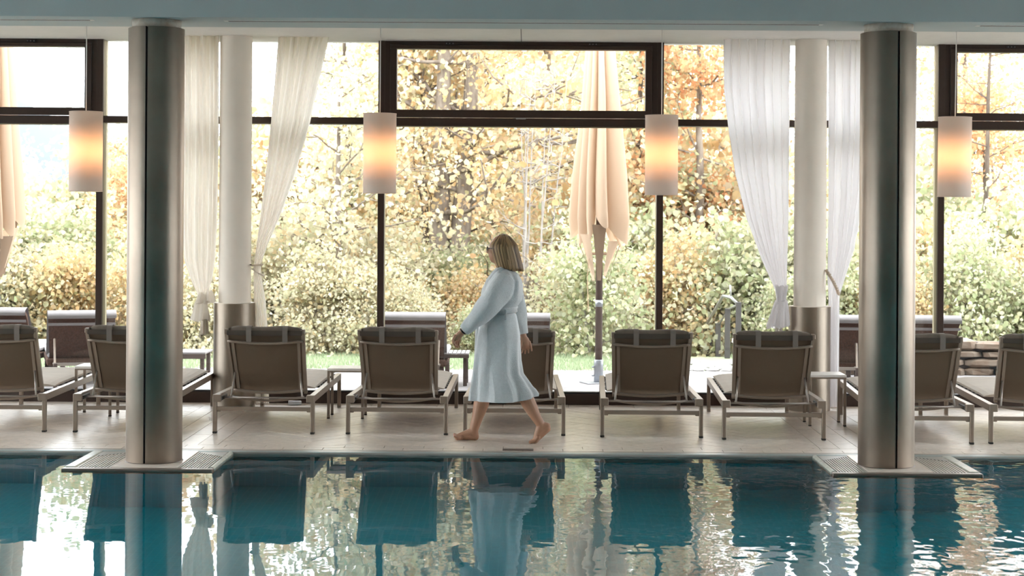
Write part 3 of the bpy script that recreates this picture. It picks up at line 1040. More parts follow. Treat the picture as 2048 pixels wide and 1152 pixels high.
    for s in (-1, 1):
        MB().tube([Vector((p.x * -s, p.y, p.z)) for p in st], 0.0075, 8).build('support_strut', M['alu_lt'], t, smooth=True)
        lo, hi = sorted((s * 0.345, s * 0.363))
        MB().bbox(lo, hi, -Lh + 0.09, -Lh + 0.30, ZT - 0.052, ZT - 0.02, 0.003).build('notch_rail', M['gutter'], t)
    MB().tube([(-0.345, -Lh + 0.145, ZT - 0.034), (0.345, -Lh + 0.145, ZT - 0.034)], 0.0075, 8).build('support_bar', M['alu_lt'], t, smooth=True)
    # neck roll strapped over the top
    pl = []
    n = 22
    for i in range(19):
        u = i / 18
        x = lerp(-0.292, 0.292, u)
        e = 1 - 0.35 * abs(2 * u - 1) ** 10
        row = []
        for k in range(n + 1):
            a = 2 * PI * k / n
            row.append((x, ty + 0.035 + 0.052 * e * math.cos(a), tz_ + 0.012 + 0.036 * e * math.sin(a) + 0.004 * math.sin(u * 11)))
        pl.append(row)
    mb = MB().grid(pl)
    mb.f.append(tuple(range(n)))
    o = 18 * (n + 1)
    mb.f.append(tuple(o + k for k in range(n - 1, -1, -1)))
    pil = mb.build('neck_pillow', M['pillow'], t, smooth=True)
    fl_ = []
    for i in range(11):
        x = lerp(-0.30, 0.30, i / 10)
        fl_.append([(x, ty - 0.020 - 0.004 * math.sin(i * 2.1), tz_ + 0.018), (x, ty - 0.024, tz_ - 0.002), (x, ty - 0.020, tz_ - 0.020 - 0.004 * math.sin(PI * i / 10))])
    MB().grid(fl_).build('pillow_flap', M['flap'], pil, smooth=True)
    for x in (-0.125, 0.165):
        pts = [(ty - 0.024, tz_ - 0.075), (ty - 0.026, tz_ - 0.03), (ty - 0.030, tz_ + 0.02), (ty - 0.012, tz_ + 0.048), (ty + 0.04, tz_ + 0.053), (ty + 0.09, tz_ + 0.03)]
        MB().grid([[(x - 0.021, y, z), (x + 0.021, y, z)] for y, z in pts]).build('strap', M['strap'], pil, smooth=True)
    return t

LNG = [  # near centre x, far centre x, near y, what sets it apart
    (-4.21, -4.215, 13.90, 'taupe lounger cut by the left edge of the picture'),
    (-3.185, -3.180, 13.90, 'taupe lounger half hidden behind the left steel column'),
    (-2.075, -2.030, 13.89, 'taupe lounger in front of the left white column'),
    (-1.015, -0.968, 13.88, 'taupe lounger just left of the walking woman'),
    (-0.083, -0.068, 13.88, 'taupe lounger directly behind the walking woman'),
    (1.002, 1.035, 13.80, 'taupe lounger below the closed parasol, right of the woman'),
    (1.953, 1.995, 13.70, 'taupe lounger beside the white table and right white column'),
    (3.067, 3.150, 13.53, 'taupe lounger half hidden behind the right steel column'),
    (4.000, 4.080, 13.52, 'taupe lounger cut by the right edge of the picture'),
]
lng0 = make_lounger()
for n, (xa, xb, y, lab) in enumerate(LNG):
    o = lng0 if n == 0 else copy_tree(lng0)
    o['label'] = lab
    o.location = ((xa + xb) / 2, y + 0.99, 0)
    o.rotation_euler = (0, 0, -math.atan2(xb - xa, 1.98))

# slim side tables
def make_table():
    t = thing('side_table', 'x', 'table', group='slim side tables between the loungers')
    w, d, h = 0.315, 0.31, 0.43
    MB().bbox(0, w, 0, d, h - 0.022, h, 0.003).build('table_top', M['table_top'], t)
    for x in (0.0, w - 0.024):
        for y in (0.0, d - 0.024):
            lg = MB().bbox(x + 0.001, x + 0.024, y + 0.001, y + 0.024, 0.008, h - 0.021, 0.003).build('leg', M['alu'], t)
            MB().bbox(x, x + 0.025, y, y + 0.025, 0.0, 0.010, 0.002).build('foot_cap', M['foot'], lg)
    for y in (0.004, d - 0.024):
        MB().bbox(0.024, w - 0.024, y, y + 0.02, h - 0.034, h - 0.021, 0.002).build('apron', M['alu'], t)
    return t
tb0 = make_table()
for n, (x, y, lab) in enumerate(((-3.862, 15.0, 'slim taupe side table between the two leftmost loungers'),
                                 (-1.69, 14.94, 'slim taupe side table left of the lounger beside the woman'),
                                 (2.372, 14.62, 'slim taupe side table in front of the right white column'))):
    o = tb0 if n == 0 else copy_tree(tb0)
    o['label'] = lab
    o.location = (x, y, 0)

# small white folded card on the floor by the window
cd0 = thing('folded_card', 'small white folded card lying on the floor below the window', 'card', (-2.10, 16.0, 0), 0.25)
MB().bar((-0.06, 0, 0.0225), (0.055, 0, 0.0185), 0.05, 0.032).build('card_cover', M['white'], cd0)
MB().bar((-0.055, 0.028, 0.002), (0.06, 0.028, 0.002), 0.03, 0.003).build('card_flap', M['white'], cd0)
# ================================================================== THE WALKING WOMAN
PD = 13.48
PB = at(1000, 884, PD)
PB.z = 0.0
def Wp(px, py, dy=0.0):
    p = at(px, py, PD)
    return Vector((p.x - PB.x, dy, p.z))

def chain(mb, pts, n=14):
    """tapering limb through (point, radius) pairs with rounded ends"""
    P = [Vector(p) for p, r in pts]
    R = [r for p, r in pts]
    pp, rr = [], []
    for i in range(len(P) - 1):
        for k in range(5):
            t = k / 5
            pp.append(P[i].lerp(P[i + 1], t)); rr.append(lerp(R[i], R[i + 1], t))
    pp.append(P[-1]); rr.append(R[-1])
    for _ in range(2):
        q = list(pp)
        for i in range(1, len(pp) - 1):
            q[i] = (pp[i - 1] + pp[i] * 2 + pp[i + 1]) / 4
        pp = q
    mb.tube(pp, rr, n)
    for i in (0, -1):
        mb.ell(pp[i], (rr[i],) * 3, n, 8)
    return mb

def remesh(name, mb, voxel, smooth_it, mt, parent=None, loc=None, fac=0.5):
    """fuse overlapping pieces into one continuous skin"""
    me = mb.mesh(name + '_raw')
    o = bpy.data.objects.new(name + '_raw', me)
    COL.objects.link(o)
    r = o.modifiers.new('r', 'REMESH')
    r.mode = 'VOXEL'
    r.voxel_size = voxel
    s = o.modifiers.new('s', 'SMOOTH')
    s.iterations = smooth_it
    s.factor = fac
    dg = bpy.context.evaluated_depsgraph_get()
    dg.update()
    m2 = bpy.data.meshes.new_from_object(o.evaluated_get(dg))
    bpy.data.objects.remove(o)
    bpy.data.meshes.remove(me)
    m2.name = name
    m2.materials.clear()
    m2.polygons.foreach_set('use_smooth', [True] * len(m2.polygons))
    return mobj(name, m2, mt, parent, loc)

b = MB()
# trunk (under the robe)
chain(b, [(Wp(1002, 650), 0.125), (Wp(1000, 610), 0.115), (Wp(1006, 575), 0.115)], 18)
for s in (-1, 1):
    chain(b, [(Wp(1006, 575, 0.05 * s), 0.075), (Wp(1011, 566, 0.12 * s), 0.050)])
# neck, head
chain(b, [(Wp(1009, 556), 0.055), (Wp(1005, 535), 0.050), (Wp(1001, 518), 0.052)], 16)
HC = Wp(1003, 497)
b.ell(HC, (0.092, 0.073, 0.105), 24, 16)
b.ell(Wp(993, 508), (0.062, 0.056, 0.070), 20, 14)
b.ell(Wp(985.5, 517), (0.026, 0.030, 0.024), 14, 10)                     # chin
chain(b, [(Wp(998, 519), 0.045), (Wp(988, 517), 0.034)])                 # jaw
b.ell(Wp(986.5, 490), (0.030, 0.050, 0.030), 16, 10)                     # brow
chain(b, [(Wp(980.0, 496), 0.009), (Wp(975.6, 503.6), 0.0125)], 10)      # nose
b.ell(Wp(977.8, 504, -0.012), (0.010, 0.008, 0.008), 10, 8)
b.ell(Wp(977.8, 504, 0.012), (0.010, 0.008, 0.008), 10, 8)
b.ell(Wp(979.5, 509.3), (0.012, 0.024, 0.0065), 12, 8)                   # lips
b.ell(Wp(980.3, 512.2), (0.012, 0.021, 0.007), 12, 8)
for s in (-1, 1):
    b.ell(Wp(985, 501, 0.036 * s), (0.026, 0.022, 0.026), 12, 8)         # cheeks
    b.ell(Wp(1004, 501, 0.074 * s), (0.016, 0.008, 0.030), 12, 8)        # ears
# near arm (her left), swung forward
A0, A1, A2 = Wp(1010, 566, -0.14), Wp(966, 622, -0.215), Wp(926.5, 660, -0.20)
chain(b, [(A0, 0.052), (A1, 0.041), (A2, 0.0245)])
kn = Wp(915, 672.5, -0.195)
chain(b, [(A2, 0.024), (A2.lerp(kn, 0.45), 0.027), (A2.lerp(kn, 0.85), 0.026)], 12)
def finger(p0, d1, d2, l, r):
    d1 = d1.normalized(); d2 = d2.normalized()
    dm = (d1 + d2).normalized()
    q1 = p0 + d1 * l * 0.45
    q2 = q1 + dm * l * 0.32
    q3 = q2 + d2 * l * 0.27
    chain(b, [(p0 - d1 * 0.012, r * 1.05), (p0, r * 1.08), (q1, r), (q2, r * 0.92), (q3, r * 0.78)], 10)
    return q3
nails = []
fd = (kn - A2).normalized()
for k, l in enumerate((0.066, 0.073, 0.068, 0.053)):
    off = Vector((0.013 * (k - 1.2), 0.0195 * (k - 1.5), 0.010 * (1.2 - k)))
    nails.append((finger(kn + off * 1.0, (fd + Vector((0.15, 0, -0.55))), Vector((0.75 - 0.1 * k, 0, -1.0)), l, 0.0088), Vector((0.75, 0, -1))))
tb = A2.lerp(kn, 0.35) + Vector((0.004, 0.026, -0.012))
nails.append((finger(tb, fd + Vector((-0.1, 0.25, -0.5)), fd + Vector((0.3, 0.1, -0.9)), 0.055, 0.0100), Vector((0, 0, -1))))
# far arm (her right), swung back
B0, B1, B2 = Wp(1015, 566, 0.14), Wp(1036, 620, 0.215), Wp(1047, 677, 0.20)
chain(b, [(B0, 0.052), (B1, 0.041), (B2, 0.0245)])
kb = Wp(1053, 693.5, 0.20)
bd = (kb - B2).normalized()
chain(b, [(B2, 0.024), (B2.lerp(kb, 0.5) + Vector((0.004, 0, 0)), 0.031), (kb, 0.030)], 12)
for k, l in enumerate((0.060, 0.070, 0.070, 0.060)):
    off = Vector((0.0175 * (k - 1.4), -0.004 * k, 0.006 * (k - 1.0)))
    nails.append((finger(kb + off, Vector((0.12 * (k - 1), -0.10, -1)), Vector((-0.15 + 0.16 * (k - 1), -0.75, -0.8)), l, 0.0088), Vector((0, -.5, -1))))
tb = B2.lerp(kb, 0.45) + Vector((-0.024, -0.016, -0.006))
nails.append((finger(tb, Vector((-0.28, -0.35, -0.9)), Vector((0.05, -0.45, -0.9)), 0.056, 0.0100), Vector((0, -.5, -1))))
# legs: far leg forward, near leg behind pushing off
chain(b, [(Wp(1000, 660, 0.07), 0.085), (Wp(977, 760, 0.08), 0.070), (Wp(965, 795, 0.09), 0.060), (Wp(961.5, 812, 0.09), 0.0595), (Wp(954.0, 838, 0.085), 0.044), (Wp(947.2, 862, 0.08), 0.0345), (Wp(946.5, 870, 0.08), 0.036)], 18)
chain(b, [(Wp(1002, 660, -0.07), 0.085), (Wp(1022, 750, -0.075), 0.070), (Wp(1050, 790, -0.08), 0.058), (Wp(1060, 810, -0.08), 0.054), (Wp(1073, 834, -0.075), 0.038), (Wp(1082.5, 848.5, -0.07), 0.0335)], 18)
# front foot, sole almost flat, toes a little raised
fz = 0.0
def foot(heel, ankle, ball, toe, side, big):
    fw = (ball - heel).normalized()
    b.ell(heel, (0.031, 0.030, 0.031), 16, 10)
    chain(b, [(heel, 0.030), (heel.lerp(ball, 0.5) + Vector((0, 0, 0.004)), 0.029), (ball, 0.0235)], 14)
    chain(b, [(ankle, 0.036), (ankle.lerp(ball, 0.45) + Vector((0, 0, 0.003)), 0.030), (ball + Vector((0, 0, 0.004)), 0.021)], 14)
    chain(b, [(heel + Vector((0, 0, 0.02)), 0.028), (ankle, 0.034)], 12)
    lat = Vector((0, 1, 0))
    for k in range(5):
        o = (k - 2) * 0.0165 * big
        bs = ball + lat * o - fw * (0.006 * abs(k - (0 if big > 0 else 4)) * 0.6)
        ln = (0.040, 0.036, 0.032, 0.028, 0.023)[k]
        rr = (0.0130, 0.0095, 0.009, 0.0085, 0.0085)[k]
        td = (toe - ball).normalized()
        chain(b, [(bs - fw * 0.03, 0.017), (bs, rr * 1.15), (bs + td * ln, rr)], 10)
        nails.append((bs + td * (ln + rr * 0.4) + Vector((0, 0, rr * 0.6)), td))
hl = Wp(949.5, 877.0, 0.08); hl.z = 0.031
bl = Wp(914, 878, 0.082); bl.z = 0.0245
foot(hl, Wp(946.5, 866, 0.08), bl, Wp(901, 872, 0.08), 1, -1)
hl2 = Wp(1093.5, 855, -0.07)
bl2 = Wp(1070.5, 876.5, -0.072); bl2.z = 0.024
tt = Wp(1056, 880, -0.072); tt.z = 0.011
foot(hl2, Wp(1082, 849.5, -0.07), bl2, tt, -1, 1)
person = remesh('person', b, 0.0042, 3, M['skin'], None, (PB.x, PD, 0))
tag(person, 'barefoot woman with blonde bob in white bathrobe walking along the pool', 'person')

# robe: one soft shell with both sleeves
r_ = MB()
rows_px = [  # py, front px, back px, half width across, forward lean of the ring
    (534, 994, 1018, 0.060), (541, 987, 1028, 0.115), (550, 980, 1037, 0.165), (562, 972, 1043, 0.188), (580, 964, 1045, 0.186),
    (600, 961, 1043, 0.174), (614, 965, 1034, 0.146), (622, 967, 1029, 0.138), (630, 963, 1033, 0.148), (648, 957, 1036, 0.178),
    (670, 954, 1039, 0.190), (695, 953, 1039, 0.193), (720, 951, 1040, 0.190), (745, 950, 1043, 0.188), (762, 949, 1055, 0.188),
    (780, 948, 1066, 0.190), (793, 947.5, 1071, 0.192), (800, 947, 1071, 0.194)]
NR = 64
pys = [q[0] for q in rows_px]
rows = []
fine = np.linspace(534, 800, 90)
for py in fine:
    fx = interp(py, pys, [q[1] for q in rows_px])
    bx = interp(py, pys, [q[2] for q in rows_px])
    hw = interp(py, pys, [q[3] for q in rows_px])
    c = Wp((fx + bx) / 2, py)
    rx = abs(Wp(bx, py).x - Wp(fx, py).x) / 2
    row = []
    k = max(0.0, (py - 622) / 178.0)
    ku = max(0.0, (614 - py) / 60.0) if py < 614 else 0
    for i in range(NR):
        a = 2 * PI * i / NR
        ca, sa = math.cos(a), math.sin(a)
        e = lerp(0.86, 0.58, min(1.0, k * 1.3))
        x = math.copysign(abs(ca) ** e, ca) * rx
        y = math.copysign(abs(sa) ** e, sa) * hw
        # soft vertical folds fanning out below the belt, running back to the rear knee
        f = 1 + k * (0.095 * math.sin(5 * a + 1.2 + 2.6 * k) + 0.075 * math.sin(9 * a - 1.0 + 4.5 * k) + 0.022 * math.sin(14 * a + 5 * k))
        f += (0.050 * math.sin(8 * a + (py - 560) * 0.05) + 0.02 * math.sin(15 * a)) * min(1, ku)
        lift = 0.0
        if py > 770:
            lift = (py - 770) / 30.0 * 0.045 * max(0.0, ca) ** 2       # hem rises at the back
        row.append((c.x + x * f, y * f, c.z + lift))
    rows.append(row)
vs = [p for r in rows for p in r]
fs = []
for i in range(len(rows) - 1):
    for j in range(NR):
        j2 = (j + 1) % NR
        fs.append((i * NR + j, i * NR + j2, (i + 1) * NR + j2, (i + 1) * NR + j))
fs.append(tuple(range(NR)))
o_ = (len(rows) - 1) * NR
fs.append(tuple(o_ + j for j in range(NR - 1, -1, -1)))
r_.add(vs, fs)
def sleeve(pts, n=26, seed=1):
    P = [Vector(p) for p, r in pts]; R = [r for p, r in pts]
    pp, rr = [], []
    for i in range(len(P) - 1):
        for k in range(8):
            t = k / 8
            pp.append(P[i].lerp(P[i + 1], t)); rr.append(lerp(R[i], R[i + 1], t))
    pp.append(P[-1]); rr.append(R[-1])
    for _ in range(4):
        q = list(pp)
        for i in range(1, len(pp) - 1): q[i] = (pp[i - 1] + pp[i] * 2 + pp[i + 1]) / 4
        pp = q
    m = MB().tube(pp, rr, n)
    rg = random.Random(seed)
    p1, p2 = rg.uniform(0, 6), rg.uniform(0, 6)
    v2 = []
    for i, v in enumerate(m.v):
        ring_i, a = divmod(i, n)
        c = pp[ring_i]
        t = ring_i / (len(pp) - 1)
        an = 2 * PI * a / n
        f = 1 + 0.075 * math.sin(3 * an + p1 + 5 * t) * (0.4 + t * (1 - t) * 2.4) + 0.04 * math.sin(17 * t + 2 * an + p2)
        d = Vector(v) - c
        v2.append(tuple(c + d * f))
    m.v = v2
    r_.add(m.v, m.f)
sleeve([(Wp(1010, 560, -0.10), 0.085), (Wp(1000, 578, -0.165), 0.096), (Wp(981, 604, -0.205), 0.094), (Wp(962, 628, -0.22), 0.074), (Wp(944, 645, -0.212), 0.058), (Wp(930.0, 657.5, -0.203), 0.044)], seed=3)
sleeve([(Wp(1014, 560, 0.10), 0.085), (Wp(1022, 580, 0.165), 0.085), (Wp(1031, 610, 0.205), 0.075), (Wp(1039, 640, 0.215), 0.058), (Wp(1045.5, 672, 0.203), 0.043)], seed=4)
robe = remesh('bathrobe', r_, 0.005, 2, M['robe'], person)
robe['label'] = 'knee-length white terry bathrobe'
# shawl collar
cp = [(976, 600, -0.035), (975, 578, -0.062), (983, 556, -0.082), (997, 540, -0.085), (1013, 534, -0.06), (1020, 533, 0.0), (1013, 534, 0.06), (997, 540, 0.085), (983, 556, 0.082), (972, 578, 0.06), (966, 600, 0.03)]
m = MB()
chain(m, [(Wp(a, b_, c), 0.021) for a, b_, c in cp], 12)
remesh('collar', m, 0.006, 2, M['robe'], robe)
# belt with its knot end
m = MB()
rows = []
for py, k in ((615, 0.002), (616.5, 0.016), (621, 0.019), (626, 0.016), (627.5, 0.002)):
    fx = interp(py, pys, [q[1] for q in rows_px]); bx = interp(py, pys, [q[2] for q in rows_px]); hw = interp(py, pys, [q[3] for q in rows_px])
    c = Wp((fx + bx) / 2, py); rx = abs(Wp(bx, py).x - Wp(fx, py).x) / 2
    row = []
    for i in range(65):
        a = 2 * PI * i / 64
        ca, sa = math.cos(a), math.sin(a)
        row.append((c.x + math.copysign(abs(ca) ** 0.86, ca) * (rx + k), math.copysign(abs(sa) ** 0.86, sa) * (hw + k), c.z + 0.012 * math.cos(a)))
    rows.append(row)
m.grid(rows)
m.build('belt', M['robe'], robe, smooth=True)
MB().bbox(-0.008, 0.008, -0.165, -0.150, Wp(0, 631).z, Wp(0, 610).z, 0.003).build('belt_loop', M['robe'], robe).location = (Wp(1012, 620).x, -0.008, 0)
m = MB()
chain(m, [(Wp(961, 622, -0.02), 0.014), (Wp(955, 640, -0.03), 0.012), (Wp(953, 690, -0.035), 0.012), (Wp(951, 728, -0.03), 0.013)], 8)
m.build('belt_end', M['robe'], robe, smooth=True)
# pocket patch on the hip
rows = []
for i in range(9):
    px = lerp(962, 976, i / 8)
    rr_ = []
    for j in range(9):
        py = lerp(648, 684, j / 8)
        fx = interp(py, pys, [q[1] for q in rows_px]); bx = interp(py, pys, [q[2] for q in rows_px]); hw = interp(py, pys, [q[3] for q in rows_px])
        u = (px - (fx + bx) / 2) / ((bx - fx) / 2)
        y = -hw * max(0.0, 1 - abs(u) ** 2.33) ** 0.43
        q = Wp(px, py, y - 0.007)
        rr_.append(q)
    rows.append(rr_)
MB().grid(rows).build('pocket', M['robe'], robe, smooth=True)
# glasses and wrist strap
m = MB()
for s in (-1, 1):
    pts = [Wp(980.5 + 2.6 * math.cos(2 * PI * k / 16) * 0.35, 497.2, 0.032 * s) + Vector((0, 0.021 * math.cos(2 * PI * k / 16), 0.016 * math.sin(2 * PI * k / 16))) for k in range(17)]
    pts = [p + Vector((-0.022, 0, 0)) for p in pts]
    m.tube(pts, 0.0028, 6, cap=False)
    m.tube([Wp(980, 496, 0.056 * s) + Vector((-0.018, 0, 0)), Wp(1003, 498, 0.076 * s)], 0.0025, 6)
m.tube([Wp(976, 496.5, -0.011), Wp(976, 496.5, 0.011)], 0.0025, 6)
m.build('glasses', M['black'], person, smooth=True)
ax = (A1 - A2).normalized()
pts = []
u1 = ax.orthogonal().normalized(); u2 = ax.cross(u1)
for k in range(21):
    a = 2 * PI * k / 20
    pts.append(A2 + ax * 0.004 + (u1 * math.cos(a) + u2 * math.sin(a)) * 0.027)
MB().tube(pts, 0.0055, 8, cap=False).build('wristband', M['black'], person, smooth=True)
# eyes
m = MB()
for s in (-1, 1):
    m.ell(Wp(981.8, 497.5, 0.031 * s), (0.010, 0.011, 0.008), 12, 8)
m.build('eyes', M['white'], person, smooth=True)
m = MB()
for s in (-1, 1):
    m.ell(Wp(979.6, 497.5, 0.031 * s), (0.0035, 0.005, 0.005), 10, 8)
m.build('irises', M['black'], person, smooth=True)
# nails
m = MB()
for p, d in nails:
    m.ell(p, (0.0055, 0.005, 0.0035), 8, 6)
m.build('nails', M['nail'], person, smooth=True)
# hair: a chin-length bob of many locks from a side parting
hm, hnt, HN, HL_, HP = newmat('blonde_hair')
g_ = HN.new('ShaderNodeNewGeometry')
rp_ = HN.new('ShaderNodeValToRGB')
rp_.color_ramp.elements[0].color = (0.115, 0.062, 0.028, 1)
rp_.color_ramp.elements[1].color = (0.52, 0.34, 0.17, 1)
e_ = rp_.color_ramp.elements.new(0.45); e_.color = (0.24, 0.145, 0.07, 1)
HL_.new(g_.outputs['Random Per Island'], rp_.inputs['Fac'])
HL_.new(rp_.outputs['Color'], HP.inputs['Base Color'])
HP.inputs['Roughness'].default_value = 0.42
M['hair'] = hm
rg = random.Random(12)
m = MB()
HCX = HC + Vector((0.012, 0, 0.0))
top = Wp(1001, 469.5)
m2 = MB().ell(HC + Vector((0.013, 0, 0.006)), (0.098, 0.083, 0.108), 24, 16)
keep = []
for lay in range(2):
    for i in range(72):
        a = lerp(-2.68, 2.68, i / 71) + rg.uniform(-0.03, 0.03)     # 0 = back of head, +-pi = face
        ca, sa = math.cos(a), math.sin(a)
        rx, ry = 0.104 - lay * 0.010, 0.090 - lay * 0.010
        start = top + Vector((rg.uniform(-0.05, 0.045), rg.uniform(-0.008, 0.008) + 0.010, -0.002 - lay * 0.006))
        start.z -= 0.026 * ((start.x - HCX.x) / 0.06) ** 2
        face = max(0.0, (abs(a) - 1.35) / 1.33)
        endz = Wp(0, 533).z + rg.uniform(-0.008, 0.006) - 0.006 * ca
        if face > 0.0: endz = lerp(Wp(0, 531).z, Wp(0, 527).z, face) + rg.uniform(-0.006, 0.006)
        pts = [start]
        for k in range(1, 13):
            t = k / 12
            z = lerp(start.z, endz, t ** 1.15)
            h = (z - HC.z) / 0.115
            ww = math.sqrt(max(0.0, 1 - min(1.0, max(h, 0.0)) ** 2)) if h > 0 else 1.0
            low = max(0.0, -h)
            ex = rx * ww * ca * (1 + 0.14 * low) + 0.020 * low
            if face > 0: ex += 0.030 * face * low + 0.006 * face
            ey = ry * ww * sa * (1 + 0.06 * low - 0.10 * face * low)
            p = Vector((HCX.x + ex, ey, z))
            s_ = min(1.0, t * 3.0)
            pts.append(start.lerp(p, s_) if t < 0.34 else p)
        rr = [0.0095] * 4 + [0.0115] * 6 + [0.0105, 0.0085, 0.0045]
        m.tube(pts, rr, 6, sx=1.0)
hair = m.build('hair', M['hair'], person, smooth=True)
hair['label'] = 'chin-length blonde streaked bob'
# ================================================================== OUTDOORS
# ---- gravel around the house
structure(MB().box(-60, -9.5, -40, 21.4, -0.4, -0.05).build('ground_2', M['paving']), 'pale gravel beside the hall')
structure(MB().box(9.5, 60, -40, 21.4, -0.4, -0.05).build('ground_3', M['paving']), 'pale gravel beside the hall')
# ---- wooden terrace
td = structure(MB().box(-9.5, 9.5, GY + 0.2, 19.76, -0.25, -0.035).build('terrace_base', M['gutter']), 'grey wooden terrace outside the windows')
k = 0
y = GY + 0.21
while y < 19.70:
    MB().bbox(-9.5, 9.5, y, y + 0.139, -0.035, -0.006, 0.003).build('deck_plank', M['deckwood'], td)
    y += 0.145

# ---- ground: lawn, then a wooded bank falling away, lower still on the left
def gz(x, y):
    if y < 21.8: return -0.012
    d = y - 21.8
    z = -0.07 * min(d, 8) - 0.10 * max(0, d - 8)
    z -= 0.05 * max(0.0, -x - 3) * min(1.0, d / 12) * (1 + d * 0.02)
    z += 0.02 * max(0.0, x - 3) * min(1.0, d / 6)
    z += 0.18 * noise.noise(Vector((x * 0.25, y * 0.25, 0))) * min(1, d / 3)
    return max(z, -9)
rows = []
for j in range(80):
    t = j / 79
    y = 21.2 + 150 * t ** 2.2
    rows.append([(lerp(-1, 1, i / 60) * (14 + (y - 21) * 0.9), y, gz(lerp(-1, 1, i / 60) * (14 + (y - 21) * 0.9), y) - 0.02) for i in range(61)])
structure(MB().grid(rows).build('ground', M['soil'], smooth=True), 'wooded bank covered with fallen leaves')
lw = structure(MB().grid([[(lerp(-14, 14, i / 20), yy, -0.012) for i in range(21)] for yy in (19.76, 20.5, 21.2, 21.9)]).build('lawn', M['lawn'], smooth=True), 'strip of green lawn beyond the terrace')
# grass blades
rg = np.random.default_rng(3)
NB = 26000
bx = rg.uniform(-6.2, 6.2, NB); by = rg.uniform(19.78, 22.1, NB)
keepm = ~((bx > 1.55) & (bx < 2.55))
bx, by = bx[keepm], by[keepm]
NB = len(bx)
an = rg.uniform(0, 2 * PI, NB); hh = rg.uniform(0.02, 0.055, NB); w = 0.006
V = np.zeros((NB, 3, 3))
V[:, 0] = np.stack([bx - w * np.cos(an), by - w * np.sin(an), np.full(NB, -0.012)], 1)
V[:, 1] = np.stack([bx + w * np.cos(an), by + w * np.sin(an), np.full(NB, -0.012)], 1)
V[:, 2] = np.stack([bx + 0.02 * np.sin(an), by + 0.02 * np.cos(an), hh], 1)
def tri_mesh(name, V, F):
    me = bpy.data.meshes.new(name)
    me.vertices.add(len(V)); me.vertices.foreach_set('co', V.astype(np.float32).ravel())
    n = len(F)
    me.loops.add(n * 3); me.loops.foreach_set('vertex_index', F.astype(np.int32).ravel())
    me.polygons.add(n)
    me.polygons.foreach_set('loop_start', np.arange(0, n * 3, 3, dtype=np.int32))
    me.update(calc_edges=True)
    me.validate()
    return me
M['grass'] = leafmat('grass_blades', [(0.28, 0.34, 0.21), (0.33, 0.39, 0.25), (0.27, 0.33, 0.20), (0.37, 0.40, 0.27)], 0.3)
tag(mobj('grass', tri_mesh('grass', V.reshape(-1, 3), np.arange(NB * 3).reshape(-1, 3)), M['grass']), 'short green grass growing on the lawn strip', 'grass', kind='stuff')

# ---- closed parasols
def parasol(name, label, x, y, rotz, seed, flip=1):
    t = thing(name, label, 'parasol', (x, y, -0.006), rotz, 'closed parasols on the terrace')
    r = random.Random(seed)
    MB().bbox(-0.17, 0.17, -0.12, 0.12, 0, 0.012, 0.003).build('base_plate', M['galv'], t)
    MB().lathe([(0.05, 0.012), (0.05, 0.24), (0.047, 0.245)], n=24).build('base_sleeve', M['galv'], t, smooth=True)
    for a in (0, 1):
        MB().tube([(-0.05, 0, 0.08 + a * 0.09), (-0.075, 0, 0.08 + a * 0.09)], 0.009, 8).build('clamp_bolt', M['galv'], t)
    MB().lathe([(0.038, 0.245), (0.033, 3.45)], n=24).build('pole', M['pole'], t, smooth=True)
    MB().lathe([(0.040, 0.80), (0.0405, 0.87)], n=24).build('pole_band', M['galv'], t, smooth=True)
    # folded canopy: a star of deep folds that hang down to pointed tips
    nf = 8
    n = nf * 14
    zs = np.linspace(3.72, 1.10, 64)
    ph = [r.uniform(-0.25, 0.25) for _ in range(nf)]
    tipz = [r.uniform(1.36, 1.62) for _ in range(nf)]
    if seed == 1: tipz = [1.42, 1.60, 1.50, 1.42, 1.52, 1.62, 1.45, 1.40]
    amp = [r.uniform(0.75, 1.15) for _ in range(nf)]
    rows = []
    for j, z0 in enumerate(np.linspace(0, 1, 64)):
        row = []
        for i in range(n + 1):
            q = (i / n * nf) % nf
            kf = int(q); f = q - kf
            # outer fold crest at f=.5, valley at 0
            crest = math.sin(PI * f) ** 0.8
            tz0 = tipz[kf] + 0.28 * (1 - crest)
            z = lerp(3.74, tz0, z0)
            h = (3.74 - z)
            R = interp(h, [0, 0.05, 0.25, 0.9, 1.6, 2.0, 2.35], [0.03, 0.10, 0.165, 0.215, 0.285, 0.31, 0.285]) * amp[kf]
            rad = lerp(R * 0.30, R, crest)
            a = 2 * PI * (i / n) + 0.30 * flip * math.sin(PI * f) * (0.35 + 0.65 * z0) + ph[kf] * math.sin(PI * f) + 0.05 * math.sin(z * 3 + kf)
            row.append((rad * math.cos(a), rad * math.sin(a), z))
        rows.append(row)
    MB().grid(rows).build('canopy', M['canvas'], t, smooth=True)
    # valance strips hanging below the strap
    for kf in range(nf):
        a = 2 * PI * (kf + 0.5) / nf
        m = MB()
        zt = tipz[kf] + 0.04
        rows2 = []
        for j in range(7):
            u = j / 6
            rr = lerp(0.22, 0.085, u)
            rows2.append([(rr * math.cos(a + da * lerp(1.4, 0.9, u)), rr * math.sin(a + da * lerp(1.4, 0.9, u)), lerp(zt, 1.12 + 0.05 * math.sin(kf * 2.3), u)) for da in (-0.25, -0.08, 0.08, 0.25)])
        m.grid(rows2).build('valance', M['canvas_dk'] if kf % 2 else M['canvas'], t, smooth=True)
    ring(t, (0, 0, 1.355), 0.13, 0.13, 0.012, M['canvas'], 0.0, 'strap', twist=False)
    MB().tube([(-0.13, -0.04, 1.35), (-0.15, -0.04, 1.1), (-0.14, -0.05, 0.75)], 0.004, 6).build('pull_cord', M['canvas'], t)
    MB().lathe([(0.04, 3.70), (0.05, 3.76), (0.0, 3.80)], n=16).build('finial', M['pole'], t, smooth=True)
    return t
pp = at(1197, 764, 18.34)
